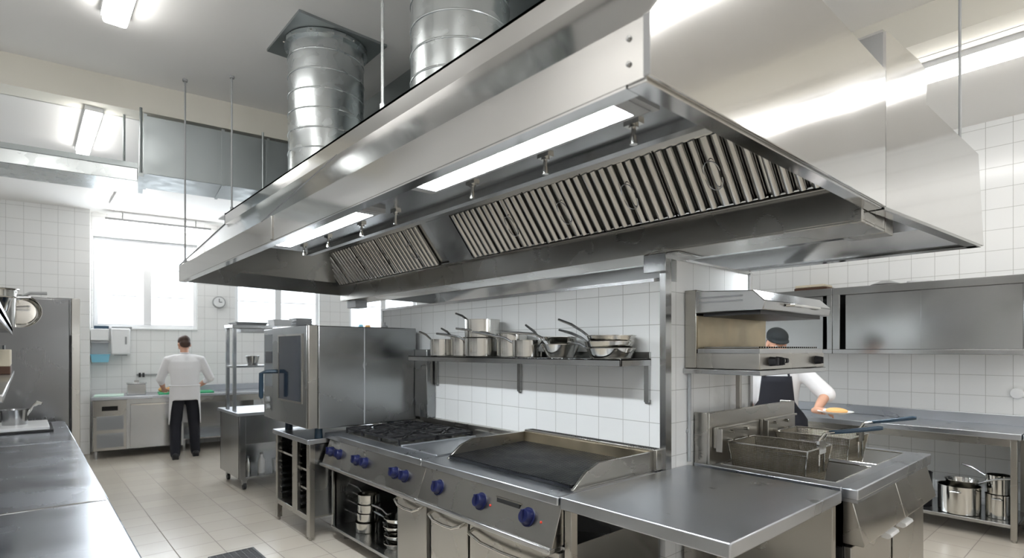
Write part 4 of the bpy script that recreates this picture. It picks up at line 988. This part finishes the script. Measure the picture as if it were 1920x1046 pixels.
def person(lab, loc_, yaw, P):
    t = thing('person',lab,'person',loc_)
    W_ = Matrix.Translation(loc_) @ rotm(yaw)
    def w(mb): return mb.xf(W_)
    body = MB(); hc = Vector(P['head']); nk = Vector(P['neck'])
    ft = P['face']; tl = P['tilt']
    R = head(body, hc, ft, tl)
    body.limb([nk-Vector((0,0,.05)), nk, hc-Vector((0,.015,.06))],[.062,.056,.056],16)
    sh_, hipz = P['shoulder'], P['hip']
    body.loft([(0,P['by'](z),z,a_,b_) for z,a_,b_ in ((hipz-.08,.13,.10),(hipz,.155,.115),(hipz+.13,.135,.10),(hipz+.30,.15,.11),(hipz+.44,.165,.115),(hipz+.51,.13,.085),(hipz+.55,.07,.06))],24)
    for s in (-1,1):
        A = P['arm'][s]
        body.limb([A[0],A[1]],[.052,.044]); body.limb([A[1],(Vector(A[1])+Vector(A[2]))/2,A[2]],[.044,.040,.027])
        d = Vector(A[3]); hand(body,A[2],d,A[4],A[5],P.get('curl',.6))
        L = P['leg'][s]; body.limb([L[0],L[1]],[.082,.056]); body.limb([L[1],L[2]],[.054,.036]); body.limb([Vector(L[2])+Vector((0,-.03,-.03)),Vector(L[2])+Vector((0,.11,-.05))],[.034,.03])
    w(body).build('body','skin',t,remesh=.0062,it=3)
    ja = MB(); q = P['jacket']
    ja.loft([(0,P['by'](z),z,a_,b_) for z,a_,b_ in q],28)
    for s in (-1,1):
        A = P['arm'][s]; a0,a1,a2 = Vector(A[0]),Vector(A[1]),Vector(A[2]); f = P['sleeve']
        ja.limb([Vector((a0.x*.55,a0.y,a0.z+.015)),a0,(a0+a1)/2,a1],[.075,.075,.066,.060] if f>=1 else [.075,.075,.073,.078])
        if f > 1: ja.limb([a1,a1+(a2-a1)*(f-1)],[.060,.047])
        for qq in range(3):                                            # soft folds
            p_ = a0+(a1-a0)*(.35+.25*qq); ja.ell(tuple(p_),.066,.066,.022,12,8)
    w(ja).build('jacket','cloth',t,remesh=.012,it=6)
    if P.get('collar'):
        c = MB(); c.lathe([(.066,0),(.070,.035),(.062,.036),(.058,0)],tuple(nk-Vector((0,0,.02))),24); w(c).build('collar','cloth',t)
    tr_ = MB(); hz = hipz
    tr_.loft([(0,P['by'](z),z,a_,b_) for z,a_,b_ in ((hz-.10,.165,.125),(hz,.178,.135),(hz+.10,.165,.125),(hz+.15,.155,.115))],26)
    for s in (-1,1):
        L = P['leg'][s]; l0,l1,l2 = Vector(L[0]),Vector(L[1]),Vector(L[2])
        tr_.limb([l0,l1,l2-Vector((0,0,.02))],[.098,.078,.066],18)
    w(tr_).build('trousers','bcloth',t,remesh=.013,it=6)
    for s in (-1,1):
        L = Vector(P['leg'][s][2]); f = L+Vector((0,0,-L.z))
        so = MB(); so.limb([f+Vector((0,-.065,.045)),f+Vector((0,.03,.045)),f+Vector((0,.15,.036))],[.046,.048,.036],14); so.box(f.x-.042,f.x+.042,f.y-.10,f.y+.18,0,.02)
        w(so).build('shoe','black',t,remesh=.009,it=3)
    hr = MB()
    for (c_,r_) in P['hair']: hr.ell(c_,*r_,26,18)
    hr.xf(R); w(hr).build('hair','hair',t,remesh=.008,it=2)
    for s in (-1,1):
        e = MB(); e.ell((s*.030,.083,.008),.0115,.0085,.0075,14,10); e.xf(R); eo = w(e).build('eye','wplast',t)
        e = MB(); e.ell((s*.030,.0895,.008),.005,.003,.005,10,8); e.xf(R); w(e).build('pupil','hair',eo)
        b = MB(); b.limb([(s*.014,.094,.035),(s*.030,.095,.040),(s*.048,.083,.034)],[.004,.0045,.003],8); b.xf(R); w(b).build('eyebrow','hair',t)
    return t, R, w
K = 1.0
# cook seen from behind at the far counter; local +y is the way he faces
Z = lambda x,y,z: (x,y,z)
by1 = lambda z: .0 if z < 1.1 else (z-1.1)*.14
P1 = dict(head=(.0,.135,1.675), neck=(0,.072,1.54), face=(-.22,1), tilt=.42, shoulder=1.46, hip=.98, by=by1,
    arm={-1:[(-.205,.055,1.44),(-.305,.10,1.165),(-.255,.36,1.01),(.15,.9,-.25),(0,.3,1),(1,-.2,0)], 1:[(.205,.055,1.44),(.335,.06,1.165),(.20,.33,1.03),(-.35,.9,-.25),(0,.3,1),(-1,-.2,0)]},
    leg={-1:[(-.095,0,.93),(-.115,.03,.50),(-.125,-.05,.09)], 1:[(.095,0,.93),(.12,.05,.51),(.145,.10,.09)]},
    jacket=((1.02,.182,.135),(1.10,.185,.14),(1.20,.19,.143),(1.32,.205,.145),(1.42,.215,.13),(1.48,.18,.10),(1.53,.09,.07)), sleeve=1.35, collar=True,
    hair=[((0,-.014,.052),(.083,.100,.085)),((0,-.045,-.005),(.073,.066,.068))])
pw = bw(1.33,1.17); yaw1 = ANG + PI/2
p1_, R1, w1 = person('cook in white jacket and long white apron seen from behind at the far counter',(pw.x,pw.y,0),yaw1,P1)
ap = MB(); n = 40; vs = []
def apr(ang, z):
    k = 1+.10*(1.06-z); return (math.cos(ang)*.196*k, math.sin(ang)*.155*k+by1(z), z)
def zb_(ang):                                                        # long at front and sides, short behind
    s = math.sin(ang); return .50 if s > -.25 else .50+(min(1,(-.25-s)/.35))*.36
rows = 10
for i in range(n):
    an = 2*PI*i/n
    for j in range(rows+1):
        z = 1.07+(zb_(an)-1.07)*j/rows; p = Vector(apr(an,z)); off = .006*math.sin(an*9)*(j/rows)
        vs.append((p.x*(1+off*3),p.y*(1+off*3),p.z))
fs = [(i*(rows+1)+j, ((i+1)%n)*(rows+1)+j, ((i+1)%n)*(rows+1)+j+1, i*(rows+1)+j+1) for i in range(n) for j in range(rows)]
ap.add(vs,fs,True); apo = w1(ap).build('apron','cloth',p1_); md = apo.modifiers.new('solid','SOLIDIFY'); md.thickness = .004
b = MB(); b.tube([apr(2*PI*i/36,1.068) for i in range(36)],.010,8,closed=True); w1(b).build('apron_tie','cloth',p1_)
# cook in the dark cap behind the salamander, carrying a plate
by2 = lambda z: .0 if z < 1.0 else (z-1.0)*.22
P2 = dict(head=(.0,.205,1.655), neck=(0,.125,1.50), face=(-.35,1), tilt=.45, shoulder=1.42, hip=.95, by=by2,
    arm={-1:[(-.215,.11,1.40),(-.40,.13,1.20),(-.30,.36,1.075),(-.75,.66,.02),(.2,.05,1),(.66,.75,.1)], 1:[(.215,.11,1.40),(.245,.06,1.12),(.20,.27,.96),(-.3,.9,-.1),(0,.2,1),(-1,-.2,0)]},
    leg={-1:[(-.095,0,.90),(-.12,.08,.49),(-.125,.06,.09)], 1:[(.095,0,.90),(.12,.0,.49),(.13,-.10,.09)]},
    jacket=((.98,.185,.135),(1.08,.187,.14),(1.20,.193,.143),(1.30,.208,.147),(1.39,.218,.132),(1.45,.18,.10),(1.50,.09,.07)), sleeve=.9, collar=True, curl=.9,
    hair=[((0,-.014,.046),(.081,.098,.082)),((0,-.045,-.01),(.072,.064,.066))])
px_, py_ = -2.27, 5.30; yaw2 = -PI*.86
p2_, R2, w2 = person('cook in dark cap and black apron carrying a plate behind the salamander grill',(px_,py_,0),yaw2,P2)
c = MB(); c.ell((0,-.012,.068),.090,.110,.072,26,16); c.ell((0,.055,.052),.080,.075,.018,22,10); c.ell((0,-.01,.045),.090,.108,.035,26,12); c.xf(R2); w2(c).build('cap','cap',p2_,remesh=.007,it=3)
ap = MB(); vs = []; n = 22; rows = 14
for i in range(n+1):
    an = PI*(.02+.96*i/n)
    for j in range(rows+1):
        z = 1.36+(.55-1.36)*j/rows; kk = .42+.12*min(1,(1.36-z)/.25)+.46*max(0,min(1,(1.10-z)/.08)); an2 = PI/2+(an-PI/2)*kk
        rr = (.205+.06*max(0,min(1,(1.05-z)/.1)),.158+.015*max(0,min(1,(1.05-z)/.1)))
        vs.append((math.cos(an2)*rr[0],math.sin(an2)*rr[1]+by2(z),z))
fs = [(i*(rows+1)+j,(i+1)*(rows+1)+j,(i+1)*(rows+1)+j+1,i*(rows+1)+j+1) for i in range(n) for j in range(rows)]
ap.add(vs,fs,True); apo = w2(ap).build('apron','bcloth',p2_); md = apo.modifiers.new('solid','SOLIDIFY'); md.thickness = .005
b = MB()
for s in (-1,1): b.tube([(s*.10,by2(1.36)+.152,1.355),(s*.085,by2(1.45)+.115,1.44),(s*.07,by2(1.5)+.0,1.505),(0,by2(1.5)-.075,1.515)],.009,8)
w2(b).build('apron_strap','bcloth',p2_)
# the plate he carries: its near edge lies in his left hand (his left is to the right of the picture)
W2m = Matrix.Translation((px_,py_,0)) @ rotm(yaw2)
hp = W2m @ Vector((-.43,.475,1.066))
t = thing('plate','white plate of food in the left hand of the cook with the cap','plate',(hp.x,hp.y,hp.z))
m = MB(); m.lathe([(0,0),(.075,0),(.13,.018),(.135,.022),(.128,.022),(.074,.007),(0,.007)],tuple(hp),36); m.build('plate_body','wplast',t)
m = MB(); m.ell((hp.x+.01,hp.y,hp.z+.026),.085,.05,.026,18,10,0); 
solo(m,'bread_roll','food','golden filled roll lying on the carried plate','bread',(hp.x,hp.y,hp.z+.007))
m = MB(); m.ell((hp.x-.07,hp.y+.02,hp.z+.02),.035,.04,.016,14,8); solo(m,'napkin','wplast','crumpled white napkin beside the roll on the carried plate','napkin',(hp.x-.07,hp.y+.02,hp.z+.01))

# ------------------------------------------------------------------ light
def area(name, loc_, rot, sx, sy, power, col=(1,1,1)):
    l = bpy.data.lights.new(name,'AREA'); l.shape = 'RECTANGLE'; l.size = sx; l.size_y = sy; l.energy = power; l.color = col
    o = bpy.data.objects.new(name,l); C.objects.link(o); o.location = loc_; o.rotation_euler = rot; return o
for i,(a,b,z0,z1) in enumerate(WIN):                                  # daylight outside each far window
    p = bw(-.55,(a+b)/2,(z0+z1)/2)
    area('daylight_far_%d'%i, p, (PI/2,0,ANG-PI/2), b-a+.3, z1-z0+.3, 60, (.95,.98,1))
for i,(a,b,z0,z1) in enumerate(FW):
    area('daylight_near_%d'%i, (XF+.45,(a+b)/2,(z0+z1)/2), (PI/2,0,PI/2), b-a, z1-z0, 25, (.98,.99,1))
wd = bpy.data.worlds.new('overcast_sky'); S.world = wd; wd.use_nodes = True
bg = wd.node_tree.nodes['Background']; bg.inputs['Color'].default_value = (.92,.96,1,1); bg.inputs['Strength'].default_value = 2.5

# ------------------------------------------------------------------ camera
cam = bpy.data.cameras.new('camera'); co = bpy.data.objects.new('camera',cam); C.objects.link(co); S.camera = co
th = math.atan(1180/1039)
co.location = (0,0,1.6); co.rotation_euler = (PI/2,0,th)
cam.sensor_width = 36; cam.lens = 36*1039/1920; cam.shift_y = 132/1920; cam.clip_start = .05
cam.dof.use_dof = True; cam.dof.focus_distance = 3.3; cam.dof.aperture_fstop = 2.4
S.view_settings.view_transform = 'Standard'; S.view_settings.look = 'None'; S.view_settings.gamma = 1; S.view_settings.use_curve_mapping = False
S.view_settings.exposure = .42
S.cycles.max_bounces = 10; S.cycles.glossy_bounces = 6; S.cycles.diffuse_bounces = 5; S.cycles.transparent_max_bounces = 12; S.cycles.sample_clamp_indirect = 4; S.cycles.caustics_refractive = False; S.cycles.blur_glossy = .5
